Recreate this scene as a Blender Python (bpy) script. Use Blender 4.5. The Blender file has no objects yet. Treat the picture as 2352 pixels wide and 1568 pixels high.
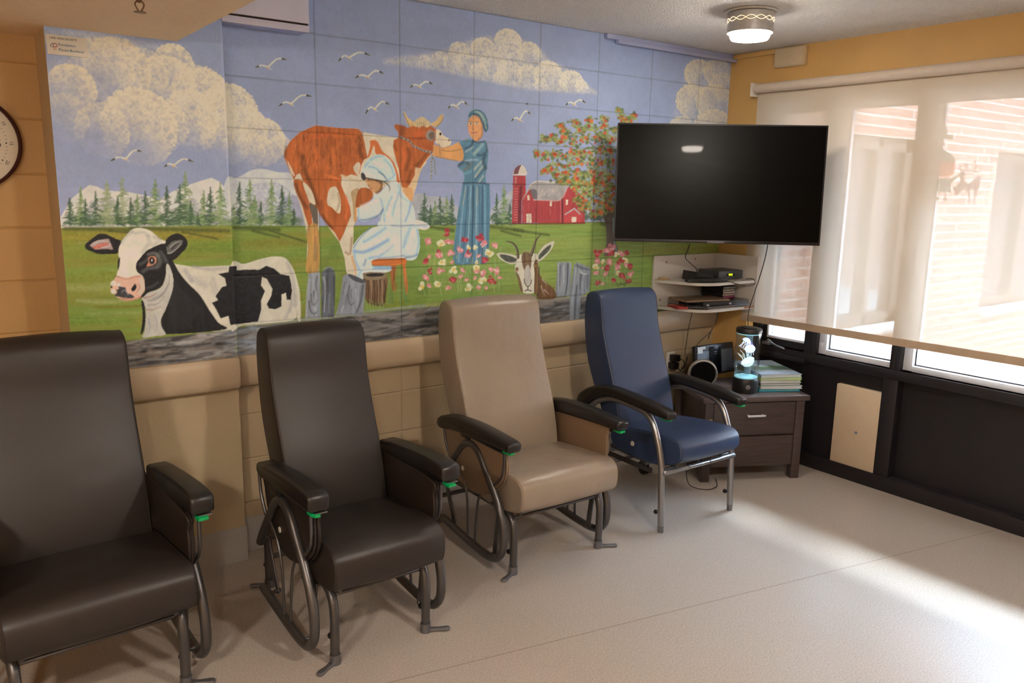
import bpy, bmesh, math, random
import numpy as np
from mathutils import Vector, Matrix
S = bpy.context.scene
C = S.collection
# ---------------------------------------------------------------- camera
F_PX = 1835.875
CAM = np.array([-1.4267, -3.4091, 1.6351]); YAW, PITCH, ROLL = .6334, -.1903, .0191
H = 2.464                                  # ceiling height
def basis(ya, pi, ro):
    cy, sy, cp, sp, cr, sr = math.cos(ya), math.sin(ya), math.cos(pi), math.sin(pi), math.cos(ro), math.sin(ro)
    f = np.array([sy*cp, cy*cp, sp]); r = np.array([cy, -sy, 0.]); u = np.cross(r, f)
    return cr*r+sr*u, -sr*r+cr*u, f
CR, CU, CF = basis(YAW, PITCH, ROLL)
cam = bpy.data.cameras.new('camera'); cam.sensor_width = 36; cam.lens = 36*F_PX/2352; cam.clip_start = .05
cam.dof.use_dof = False
co = bpy.data.objects.new('camera', cam); C.objects.link(co)
co.matrix_world = Matrix(((CR[0], CU[0], -CF[0], CAM[0]), (CR[1], CU[1], -CF[1], CAM[1]), (CR[2], CU[2], -CF[2], CAM[2]), (0, 0, 0, 1)))
S.camera = co
def wall_at(px, py, Y):                    # photograph point -> (x, z) on the wall plane y = Y
    d = CF*F_PX+CR*(px-1176)-CU*(py-784); t = (Y-CAM[1])/d[1]
    return np.array([CAM[0]+d[0]*t, CAM[2]+d[2]*t])
# ---------------------------------------------------------------- daylight and exposure
SKY = 41.; LAMP = 240.; LAMP_NEAR = 50.
w = bpy.data.worlds.new('overcast_sky'); S.world = w; w.use_nodes = True
nt = w.node_tree; bg = nt.nodes['Background']
tc = nt.nodes.new('ShaderNodeTexCoord'); sx = nt.nodes.new('ShaderNodeSeparateXYZ'); rp = nt.nodes.new('ShaderNodeValToRGB')
nt.links.new(tc.outputs['Generated'], sx.inputs[0]); nt.links.new(sx.outputs['Z'], rp.inputs[0]); nt.links.new(rp.outputs[0], bg.inputs[0])
rp.color_ramp.elements[0].color = (.52, .66, .86, 1); rp.color_ramp.elements[1].color = (.74, .96, 1.26, 1)
bg.inputs[1].default_value = SKY
sun = bpy.data.lights.new('hazy_sun', 'SUN'); sun.energy = 34.; sun.angle = math.radians(26); sun.color = (.86, .94, 1.)
so = bpy.data.objects.new('hazy_sun', sun); C.objects.link(so); so.rotation_euler = (0, math.radians(90-51), math.radians(8))    # high in the haze, square to the window wall
S.view_settings.view_transform = 'Standard'; S.view_settings.look = 'None'; S.view_settings.exposure = .93; S.view_settings.gamma = 1.
S.view_settings.use_curve_mapping = False
S.cycles.use_denoising = True
S.cycles.max_bounces = 10; S.cycles.diffuse_bounces = 5; S.cycles.transparent_max_bounces = 12
S.cycles.sample_clamp_indirect = 12.
# ---------------------------------------------------------------- materials
def lc(c, a=1.):
    return tuple((x/255/12.92 if x <= 10 else ((x/255+.055)/1.055)**2.4) for x in c)+(a,)
MATS = {}
def mat(name, col, rough=.5, metal=0., noise=None, bump=None, spec=.5, emit=None, col2=None, stretch=(1, 1, 1), coat=0., sheen=0., coords='Object'):
    if name in MATS: return MATS[name]
    m = bpy.data.materials.new(name); m.use_nodes = True; n = m.node_tree.nodes; L = m.node_tree.links; b = n['Principled BSDF']
    b.inputs['Base Color'].default_value = lc(col); b.inputs['Roughness'].default_value = rough; b.inputs['Metallic'].default_value = metal
    b.inputs['Specular IOR Level'].default_value = spec; b.inputs['Coat Weight'].default_value = coat; b.inputs['Sheen Weight'].default_value = sheen
    if noise or bump:
        t = n.new('ShaderNodeTexCoord'); mp = n.new('ShaderNodeMapping'); mp.inputs['Scale'].default_value = stretch
        L.new(t.outputs[coords], mp.inputs[0])
    if noise:
        k = n.new('ShaderNodeTexNoise'); k.inputs['Scale'].default_value = noise[0]; k.inputs['Detail'].default_value = 4
        L.new(mp.outputs[0], k.inputs[0]); r = n.new('ShaderNodeValToRGB'); L.new(k.outputs[0], r.inputs[0])
        c1 = lc(col); c2 = lc(col2) if col2 else tuple(min(1, x*(1-noise[1])) for x in c1[:3])+(1,)
        r.color_ramp.elements[0].position = .35; r.color_ramp.elements[1].position = .65
        r.color_ramp.elements[0].color = c2; r.color_ramp.elements[1].color = c1; L.new(r.outputs[0], b.inputs['Base Color'])
    if bump:
        k = n.new('ShaderNodeTexNoise'); k.inputs['Scale'].default_value = bump[0]; k.inputs['Detail'].default_value = 3
        L.new(mp.outputs[0], k.inputs[0]); q = n.new('ShaderNodeBump'); q.inputs['Strength'].default_value = bump[1]; q.inputs['Distance'].default_value = bump[2] if len(bump) > 2 else .01
        L.new(k.outputs[0], q.inputs['Height']); L.new(q.outputs[0], b.inputs['Normal'])
    if emit: b.inputs['Emission Color'].default_value = lc(emit[0]); b.inputs['Emission Strength'].default_value = emit[1]
    MATS[name] = m; return m
M_STEEL = mat('gunmetal_paint', (92, 90, 90), .38, .75, bump=(300, .05, .001))
M_SILVER = mat('satin_silver_paint', (150, 150, 152), .30, .85)
M_CAST = mat('cast_aluminium', (120, 120, 124), .45, .8, bump=(120, .1, .002))
M_BLACK = mat('black_plastic', (22, 21, 22), .42, noise=(40, .2))
M_PAD = mat('black_armrest_foam', (24, 21, 20), .38, bump=(160, .12, .002))
M_GREEN = mat('green_plastic', (0, 150, 84), .4, noise=(30, .1))
M_WHITEP = mat('white_plastic', (225, 220, 208), .4, noise=(60, .04))
M_BROWN = mat('dark_brown_vinyl', (36, 30, 27), .46, noise=(3, .08), bump=(260, .08, .002), spec=.55)
M_BROWN2 = mat('dark_brown_vinyl_panel', (36, 28, 23), .5, noise=(3, .08), bump=(260, .08, .002))
M_TAN = mat('taupe_vinyl', (147, 133, 118), .33, noise=(4, .10), bump=(14, .35, .012), spec=.5, stretch=(1, 1.6, .6))
M_TAN2 = mat('taupe_vinyl_panel', (122, 99, 76), .42, noise=(4, .10), bump=(60, .08, .004))
M_NAVY = mat('navy_vinyl', (44, 60, 92), .42, noise=(3, .06), bump=(200, .06, .002))
M_SEAM = mat('seam_thread', (38, 30, 26), .6, noise=(60, .1))
M_SEAMT = mat('pale_welt', (150, 130, 108), .5, noise=(60, .1))
M_SEAMN = mat('navy_welt', (30, 34, 48), .5, noise=(60, .1))
M_BUTTON = mat('white_snap_button', (206, 200, 186), .4, noise=(200, .1))
# ---------------------------------------------------------------- mesh helpers
def sharp(me, ang=38):
    b = bmesh.new(); b.from_mesh(me); bmesh.ops.recalc_face_normals(b, faces=b.faces[:])
    for f in b.faces: f.smooth = True
    for e in b.edges:
        if len(e.link_faces) == 2 and e.calc_face_angle(0) > math.radians(ang): e.smooth = False
    b.to_mesh(me); b.free()
def crs(p, n, closed=False):
    p = [np.array(a, float) for a in p]; N = len(p); out = []
    for i in range(N if closed else N-1):
        if closed: a, b, c, d = p[i-1], p[i], p[(i+1) % N], p[(i+2) % N]
        else: a, b, c, d = p[max(i-1, 0)], p[i], p[i+1], p[min(i+2, N-1)]
        for k in range(n):
            t = k/n; out.append(.5*((2*b)+(c-a)*t+(2*a-5*b+4*c-d)*t*t+(3*b-a-3*c+d)*t**3))
    if not closed: out.append(p[-1])
    return out
class MB:
    def __init__(s): s.v = []; s.f = []; s.mi = []; s.mat = 0
    def add(s, vs, fs, X=None):
        o = len(s.v)
        for p in vs:
            p = Vector(p)
            if X is not None: p = X @ p
            s.v.append(tuple(p))
        for f in fs: s.f.append([i+o for i in f]); s.mi.append(s.mat)
        return s
    def box(s, x0, x1, y0, y1, z0, z1, bev=0., X=None, seg=2):
        b = bmesh.new(); bmesh.ops.create_cube(b, size=1)
        for v in b.verts: v.co = Vector(((x0+x1)/2+v.co.x*(x1-x0), (y0+y1)/2+v.co.y*(y1-y0), (z0+z1)/2+v.co.z*(z1-z0)))
        if bev: bmesh.ops.bevel(b, geom=b.edges[:], offset=min(bev, .49*min(x1-x0, y1-y0, z1-z0)), segments=seg, affect='EDGES', profile=.5)
        b.verts.index_update()
        s.add([v.co for v in b.verts], [[v.index for v in f.verts] for f in b.faces], X); b.free(); return s
    def tube(s, path, r, n=12, X=None, r2=None, round_end=True):
        P = [np.array(p, float) for p in path]; m = len(P); vs = []; fs = []
        T = [P[min(i+1, m-1)]-P[max(i-1, 0)] for i in range(m)]; T = [t/(np.linalg.norm(t)+1e-12) for t in T]
        up = np.array([0, 0, 1.]) if abs(T[0][2]) < .9 else np.array([1., 0, 0])
        a = np.cross(T[0], up); a /= np.linalg.norm(a)
        rings = []
        for i in range(m):
            a = a-T[i]*(a@T[i]); a /= (np.linalg.norm(a)+1e-12); b = np.cross(T[i], a)
            rings.append((P[i], a.copy(), b, (r if r2 is None else r+(r2-r)*i/(m-1)), T[i]))
        if round_end:
            p, a0, b0, rr, t0 = rings[0]; pre = [(p-t0*rr*.5, a0, b0, rr*.6, t0)]
            p, a1, b1, rr, t1 = rings[-1]; post = [(p+t1*rr*.5, a1, b1, rr*.6, t1)]
            rings = pre+rings+post
        for p, a, b, rr, _ in rings:
            for k in range(n):
                th = 2*math.pi*k/n; vs.append(p+rr*(a*math.cos(th)+b*math.sin(th)))
        for i in range(len(rings)-1):
            for k in range(n): k2 = (k+1) % n; fs.append([i*n+k, i*n+k2, (i+1)*n+k2, (i+1)*n+k])
        fs.append(list(range(n))[::-1]); fs.append([(len(rings)-1)*n+k for k in range(n)])
        return s.add(vs, fs, X)
    def lathe(s, prof, c=(0, 0, 0), n=32, X=None):
        vs = []; fs = []; m = len(prof)
        for r, z in prof:
            for k in range(n): th = 2*math.pi*k/n; vs.append((c[0]+max(r, 1e-4)*math.cos(th), c[1]+max(r, 1e-4)*math.sin(th), c[2]+z))
        for i in range(m-1):
            for k in range(n): k2 = (k+1) % n; fs.append([i*n+k, i*n+k2, (i+1)*n+k2, (i+1)*n+k])
        fs.append(list(range(n))); fs.append([(m-1)*n+k for k in range(n)])
        return s.add(vs, fs, X)
    def prism(s, poly, plane, a, b, X=None, bev=0.):
        """extrude a 2D outline: plane 'yz' along x, 'xz' along y, 'xy' along z"""
        mk = {'yz': lambda p, t: (t, p[0], p[1]), 'xz': lambda p, t: (p[0], t, p[1]), 'xy': lambda p, t: (p[0], p[1], t)}[plane]
        n = len(poly); lv = [(a, 0.), (b, 0.)]
        if bev: lv = [(a, bev), (a+math.copysign(bev, b-a)*.3, bev*.3), (a+math.copysign(bev, b-a), 0.), (b-math.copysign(bev, b-a), 0.), (b-math.copysign(bev, b-a)*.3, bev*.3), (b, bev)]
        vs = []
        for t, ins in lv: vs += [mk(p, t) for p in inset(poly, ins)]
        fs = [[i*n+k, i*n+(k+1) % n, (i+1)*n+(k+1) % n, (i+1)*n+k] for i in range(len(lv)-1) for k in range(n)]
        fs.append(list(range(n))); fs.append([(len(lv)-1)*n+k for k in range(n)])
        return s.add(vs, fs, X)
    def cushion(s, prof, hw, r, crown=0., X=None, wr=None):
        """upholstered block: closed (y,z) profile swept over x with rounded, slightly domed ends"""
        prof = crs(prof, 4, True); n = len(prof); xs = []
        for k in range(6): a = math.pi/2*k/5; xs.append((-hw+r*(1-math.sin(a))*0+(-0)+r*(1-math.cos(a))*1.0, r*(1-math.sin(a))))
        mid = [(-hw+r+(2*hw-2*r)*k/14, 0.) for k in range(1, 14)]
        st = xs+mid+[(-x, i) for x, i in xs[::-1]]
        cy = sum(p[0] for p in prof)/n; cz = sum(p[1] for p in prof)/n; vs = []
        for x, ins in st:
            q = inset(prof, ins*.85); dome = crown*(1-(x/hw)**2)
            for j, p in enumerate(q):
                nx, nz = NORM[j]; dy, dz = nx*dome, nz*dome
                if wr: e = wr(x, p[0], p[1]); dy += nx*e; dz += nz*e
                vs.append((x, p[0]+dy, p[1]+dz))
        m = len(st); fs = [[i*n+k, i*n+(k+1) % n, (i+1)*n+(k+1) % n, (i+1)*n+k] for i in range(m-1) for k in range(n)]
        fs.append(list(range(n))); fs.append([(m-1)*n+k for k in range(n)])
        return s.add(vs, fs, X)
    def obj(s, name, mats, parent=None, ang=38, loc=None, rot=None):
        me = bpy.data.meshes.new(name); me.from_pydata(s.v, [], s.f)
        ms = mats if isinstance(mats, (list, tuple)) else [mats]
        for m in ms: me.materials.append(m)
        me.polygons.foreach_set('material_index', s.mi); sharp(me, ang)
        o = bpy.data.objects.new(name, me); C.objects.link(o)
        if parent is not None: o.parent = parent
        if loc is not None: o.location = loc
        if rot is not None: o.rotation_euler = rot
        return o
NORM = []
def inset(poly, d):
    global NORM
    P = [np.array(p[:2], float) for p in poly]; n = len(P)
    area = sum(P[i][0]*P[(i+1) % n][1]-P[(i+1) % n][0]*P[i][1] for i in range(n)); sg = 1 if area > 0 else -1
    out = []; NORM = []
    for i in range(n):
        t = P[(i+1) % n]-P[i-1]; L = np.linalg.norm(t)+1e-9; nn = np.array([t[1], -t[0]])/L*sg
        NORM.append((nn[0], nn[1])); out.append(tuple(P[i]-nn*d))
    return out
def tag(o, label=None, cat=None, group=None, kind=None):
    for k, val in (('label', label), ('category', cat), ('group', group), ('kind', kind)):
        if val: o[k] = val
    return o
def thing(name, label, cat, loc=(0, 0, 0), rz=0., group=None):
    o = bpy.data.objects.new(name, None); C.objects.link(o); o.location = loc; o.rotation_euler = (0, 0, rz); o.empty_display_size = .1
    return tag(o, label, cat, group)
def struct(o): o['kind'] = 'structure'; return o
def text(name, s, size, matl, parent, X, align='LEFT', depth=.0004):
    cu = bpy.data.curves.new(name, 'FONT'); cu.body = s; cu.size = size; cu.align_x = align; cu.extrude = depth; cu.resolution_u = 3
    t = bpy.data.objects.new(name, cu); C.objects.link(t); dg = bpy.context.evaluated_depsgraph_get(); me = bpy.data.meshes.new_from_object(t.evaluated_get(dg))
    bpy.data.objects.remove(t); me.transform(X); me.materials.clear(); me.materials.append(matl)
    o = bpy.data.objects.new(name, me); C.objects.link(o); o.parent = parent; return o
def rotx(a): return Matrix.Rotation(a, 4, 'X')
def roty(a): return Matrix.Rotation(a, 4, 'Y')
def rotz(a): return Matrix.Rotation(a, 4, 'Z')
def tr(*p): return Matrix.Translation(p)
# ================================================================ THE ROOM
WX = 2.72; GX = 2.83; PX0, PX1, PY = -1.023, -.412, -.078      # window wall, glass plane, pier
M_WALL = mat('cream_wall_paint', (186, 168, 136), .5, noise=(2.5, .04), bump=(90, .25, .004))
M_OCHRE = mat('ochre_wall_paint', (204, 164, 98), .55, noise=(3, .05), bump=(90, .2, .004))
M_CEIL = mat('stippled_ceiling', (240, 240, 240), .9, noise=(70, .07), bump=(110, .9, .02))
M_SOFF = mat('soffit_paint', (228, 204, 172), .8, noise=(40, .06), bump=(160, .35, .005))
M_BASE = mat('grey_vinyl_base', (176, 174, 172), .45, noise=(5, .06))
M_RAIL = mat('cream_crash_rail', (192, 172, 144), .42, noise=(3, .05), bump=(80, .1, .003))
M_DARK = mat('black_window_metal', (26, 22, 26), .48, noise=(6, .12), bump=(120, .06, .002))
M_ALU = mat('pale_aluminium', (196, 198, 206), .4, .1, noise=(20, .05))
M_LAV = mat('lavender_wall_paint', (164, 174, 212), .5, noise=(5, .04), bump=(90, .2, .004))
M_LAVW = mat('pale_lavender_panel', (206, 206, 226), .45, noise=(5, .03))
def course_bump(m, sx=.4064, z0=H):
    """painted blockwork: shallow stacked joints every 8 x 16 inches"""
    n = m.node_tree.nodes; L = m.node_tree.links; b = n['Principled BSDF']; g = n.new('ShaderNodeNewGeometry'); s = n.new('ShaderNodeSeparateXYZ'); L.new(g.outputs['Position'], s.inputs[0])
    def groove(sock, per, off):
        a = n.new('ShaderNodeMath'); a.operation = 'ADD'; a.inputs[1].default_value = off; L.new(sock, a.inputs[0])
        c = n.new('ShaderNodeMath'); c.operation = 'PINGPONG'; c.inputs[1].default_value = per/2; L.new(a.outputs[0], c.inputs[0])
        d = n.new('ShaderNodeMapRange'); d.inputs[1].default_value = 0; d.inputs[2].default_value = .006; L.new(c.outputs[0], d.inputs[0]); return d.outputs[0]
    gx = groove(s.outputs['X'], sx, 0.); gz = groove(s.outputs['Z'], .2032, .2032*20-z0)
    mn = n.new('ShaderNodeMath'); mn.operation = 'MINIMUM'; L.new(gx, mn.inputs[0]); L.new(gz, mn.inputs[1])
    q = n.new('ShaderNodeBump'); q.inputs['Strength'].default_value = .8; q.inputs['Distance'].default_value = .004
    old = b.inputs['Normal'].links; L.new(mn.outputs[0], q.inputs['Height'])
    if old: L.new(old[0].from_socket, q.inputs['Normal'])
    L.new(q.outputs[0], b.inputs['Normal'])
M_BLOCK = mat('cream_blockwork', (190, 170, 138), .45, noise=(2.5, .04), bump=(90, .25, .004)); course_bump(M_BLOCK)
M_ALC = mat('warm_lit_blockwork', (192, 154, 98), .5, noise=(2.5, .04), bump=(90, .25, .004)); course_bump(M_ALC, 50.)  # cream paint with the warm lamplight on it put into the colour
# floor: speckled sheet vinyl with two welded seams
def floor_mat():
    m = mat('speckled_vinyl_floor', (186, 174, 162), .36, spec=.32); n = m.node_tree.nodes; L = m.node_tree.links; b = n['Principled BSDF']
    t = n.new('ShaderNodeTexCoord')
    def spk(scale, lo, hi):
        v = n.new('ShaderNodeTexNoise'); v.inputs['Scale'].default_value = scale; v.inputs['Detail'].default_value = 2; L.new(t.outputs['Object'], v.inputs[0])
        r = n.new('ShaderNodeMapRange'); r.inputs[1].default_value = lo; r.inputs[2].default_value = hi; L.new(v.outputs[0], r.inputs[0]); return r.outputs[0]
    def mix(f, a, bb):
        k = n.new('ShaderNodeMix'); k.data_type = 'RGBA'; L.new(f, k.inputs[0])
        for i, c in ((6, a), (7, bb)):
            if isinstance(c, tuple): k.inputs[i].default_value = lc(c)
            else: L.new(c, k.inputs[i])
        return k.outputs[2]
    c = mix(spk(180, .40, .62), (156, 145, 135), (172, 163, 154))
    c = mix(spk(230, .67, .71), c, (84, 72, 64)); c = mix(spk(200, .68, .73), c, (196, 190, 186))
    s = n.new('ShaderNodeSeparateXYZ'); L.new(t.outputs['Object'], s.inputs[0])
    k = n.new('ShaderNodeMath'); k.operation = 'MULTIPLY_ADD'; k.inputs[1].default_value = .1925; L.new(s.outputs['X'], k.inputs[0]); L.new(s.outputs['Y'], k.inputs[2])
    k2 = n.new('ShaderNodeMath'); k2.operation = 'ADD'; k2.inputs[1].default_value = 1.295+1.83; L.new(k.outputs[0], k2.inputs[0])
    k3 = n.new('ShaderNodeMath'); k3.operation = 'PINGPONG'; k3.inputs[1].default_value = .915; L.new(k2.outputs[0], k3.inputs[0])
    r = n.new('ShaderNodeMapRange'); r.inputs[1].default_value = .0028; r.inputs[2].default_value = .001; L.new(k3.outputs[0], r.inputs[0])
    c = mix(r.outputs[0], c, (128, 114, 102)); L.new(c, b.inputs['Base Color'])
    return m
XL, YB, YA = -3.4, -6.4, .19              # left wall, back wall, alcove depth
def slab(name, m, *bx, bev=0.): return struct(MB().box(*bx, bev=bev).obj(name, m))
fl = slab('floor', floor_mat(), XL, GX+.08, YB, .3, -.06, 0.)
slab('ceiling', M_CEIL, XL-.1, GX+.12, YB-.1, .3, H, H+.12)
slab('wall_back', M_BLOCK, PX1-.02, GX+.3, 0., .3, 0., H)
slab('wall_alcove', M_ALC, XL, PX0+.02, YA, YA+.1, 0., H)
slab('wall_left', M_ALC, XL-.1, XL, YB, .3, 0., H)
slab('wall_front', M_ALC, XL, GX+.3, YB-.1, YB, 0., H)
pier = slab('wall_pier', M_WALL, PX0, PX1, PY, .3, 0., H)
slab('trim_1', M_SOFF, XL, -.585, YB, YA, 2.154, H-.001)        # lowered soffit
# window wall: a solid strip beside the corner, the header, and the far side; everything below the glass is dark metal
def winwall():
    m = MB(); m.box(WX, GX+.12, -.262, .0, 0., H); m.box(WX, GX+.12, YB, -.262, 2.20, H); m.box(WX, GX+.12, YB, -3.86, 0, 2.2)
    return struct(m.obj('wall_right', M_OCHRE))
winwall()
slab('baseboard_back', M_BASE, PX1, WX, -.006, 0., 0., .16)
slab('baseboard_pier', M_BASE, PX0-.005, PX1+.005, PY-.006, PY, 0., .158)
slab('baseboard_alcove', M_BASE, XL, PX0, YA-.006, YA, 0., .158)
slab('trim_2', M_DARK, GX-.055, GX+.02, -3.855, -.264, 0., .085, bev=.006)     # curb at the foot of the panels
# window frames -------------------------------------------------
def glassm():
    m = bpy.data.materials.new('window_glass'); m.use_nodes = True; n = m.node_tree.nodes; L = m.node_tree.links; n.remove(n['Principled BSDF'])
    t = n.new('ShaderNodeBsdfTransparent'); g = n.new('ShaderNodeBsdfGlossy'); g.inputs['Roughness'].default_value = .0; f = n.new('ShaderNodeFresnel'); f.inputs[0].default_value = 1.45
    x = n.new('ShaderNodeMixShader'); L.new(f.outputs[0], x.inputs[0]); L.new(t.outputs[0], x.inputs[1]); L.new(g.outputs[0], x.inputs[2]); L.new(x.outputs[0], n['Material Output'].inputs[0])
    t.inputs[0].default_value = (.94, .96, .95, 1); return m
M_GLASS = glassm()
def window(k, y0, y1, jamb_l, jamb_r, casement=False):
    """y0 > y1 (towards the camera); frame members run between the masonry and the pane"""
    fr_ = MB(); a, b = GX-.01, GX+.09
    lm = 1 if not casement else 0
    root = struct(thing('window_%d' % k, None, None, (0, 0, 0)))
    d = MB(); d.box(a-.035, b, y0, y0+jamb_l, .66, 2.2, .002); d.box(a-.035, b, y1-jamb_r, y1, .66, 2.2, .002)
    d.box(a-.035, b, y1, y0, 2.15, 2.2, .002); d.box(a-.035, b, y1, y0, .64, .695, .002)
    d.obj('frame', M_DARK, root)
    w_ = .05 if not casement else .03
    i = MB(); i.box(a-.008, b-.03, y0-w_, y0-.001, .7, 2.145, .002); i.box(a-.008, b-.03, y1+.001, y1+.006, .7, 2.145)
    i.box(a-.008, b-.03, y1+.007, y0-w_, .697, .728 if not casement else .74, .002); i.box(a-.008, b-.03, y1+.007, y0-w_, 2.11, 2.145, .002)
    i.obj('inner_frame', M_ALU if not casement else M_DARK, root)
    gk = MB(); g0, g1 = y0-w_, y1+.006
    for q in ((g0-.006, g0-.0005, .73, 2.11), (g1+.0005, g1+.006, .73, 2.11), (g1, g0, .729, .735), (g1, g0, 2.1, 2.108)): gk.box(GX+.012, GX+.022, min(q[0], q[1]), max(q[0], q[1]), q[2], q[3])
    gk.obj('gasket', M_BLACK, root)
    p = MB().box(GX+.018, GX+.022, g1, g0, .73, 2.11).obj('pane', M_GLASS, root)
    return root
w1 = window(1, -.33, -.64, .066, .04, True)
w2 = window(2, -.722, -1.178, .042, .03); w3 = window(3, -1.237, -2.45, .029, .03); w4 = window(4, -2.51, -3.75, .03, .03)
# opened sash detail of the casement: pale inner sash and crank handle
s = MB(); s.box(GX-.03, GX+.0, -.63, -.375, .742, .757, .002); s.box(GX-.03, GX+.0, -.375, -.362, .742, 2.1, .002); s.obj('sash', M_ALU, w1)
k = MB(); k.box(GX-.075, GX-.045, -.42, -.36, .70, .722, .006); k.tube(crs([(GX-.06, -.39, .722), (GX-.075, -.41, .735), (GX-.085, -.46, .715), (GX-.08, -.53, .70)], 6), .006, 8)
k.obj('crank_handle', M_SILVER, w1)
pn = MB(); pn.box(GX-.055, GX-.012, -.66, -.30, .625, .66, .003); pn.obj('crank_housing', M_DARK, w1)
# spandrel panels under the glass
for nm, (a, b) in enumerate(((-.64, -.264), (-1.148, -.645), (-2.45, -1.236), (-3.75, -2.5))):
    slab('trim_%d' % (3+nm), M_DARK, GX+.02 if nm != 1 else GX-.004, GX+.05, min(a, b)-.05, max(a, b)+.03, .08, .66)
st = MB()
for a in (-1.236, -2.50, -3.84): st.box(GX-.046, GX+.03, a, a+.086 if a > -1.3 else a+.06, .083, .66, .003)
st.box(GX-.05, GX+.02, -3.85, -.264, .64, .695, .003); st.box(GX-.046, GX+.03, -.30, -.264, .083, .66)
struct(st.obj('trim_8', M_DARK))
slab('trim_9', M_DARK, GX+.05, GX+.12, -3.9, -.262, 0, .7)
# beige cover leaning on the panel -> a fixed cover plate
cv = thing('cover_panel', 'beige blank cover panel fixed to the black wall under the windows', 'panel', (GX-.03, -1.03, .09))
MB().box(-.014, .024, -.160, .152, -.02, .462, .006).obj('plate', mat('beige_cover_paint', (196, 176, 150), .5, noise=(30, .04)), cv)
MB().lathe([(.0, 0), (.009, 0), (.008, .004), (0, .005)], X=tr(-.014, .005, .20) @ roty(-math.pi/2), n=16).obj('plug', mat('blue_grey_plug', (128, 132, 158), .5, noise=(60, .1)), cv)
# ================================================================ THE MURAL
RES = .003
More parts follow.
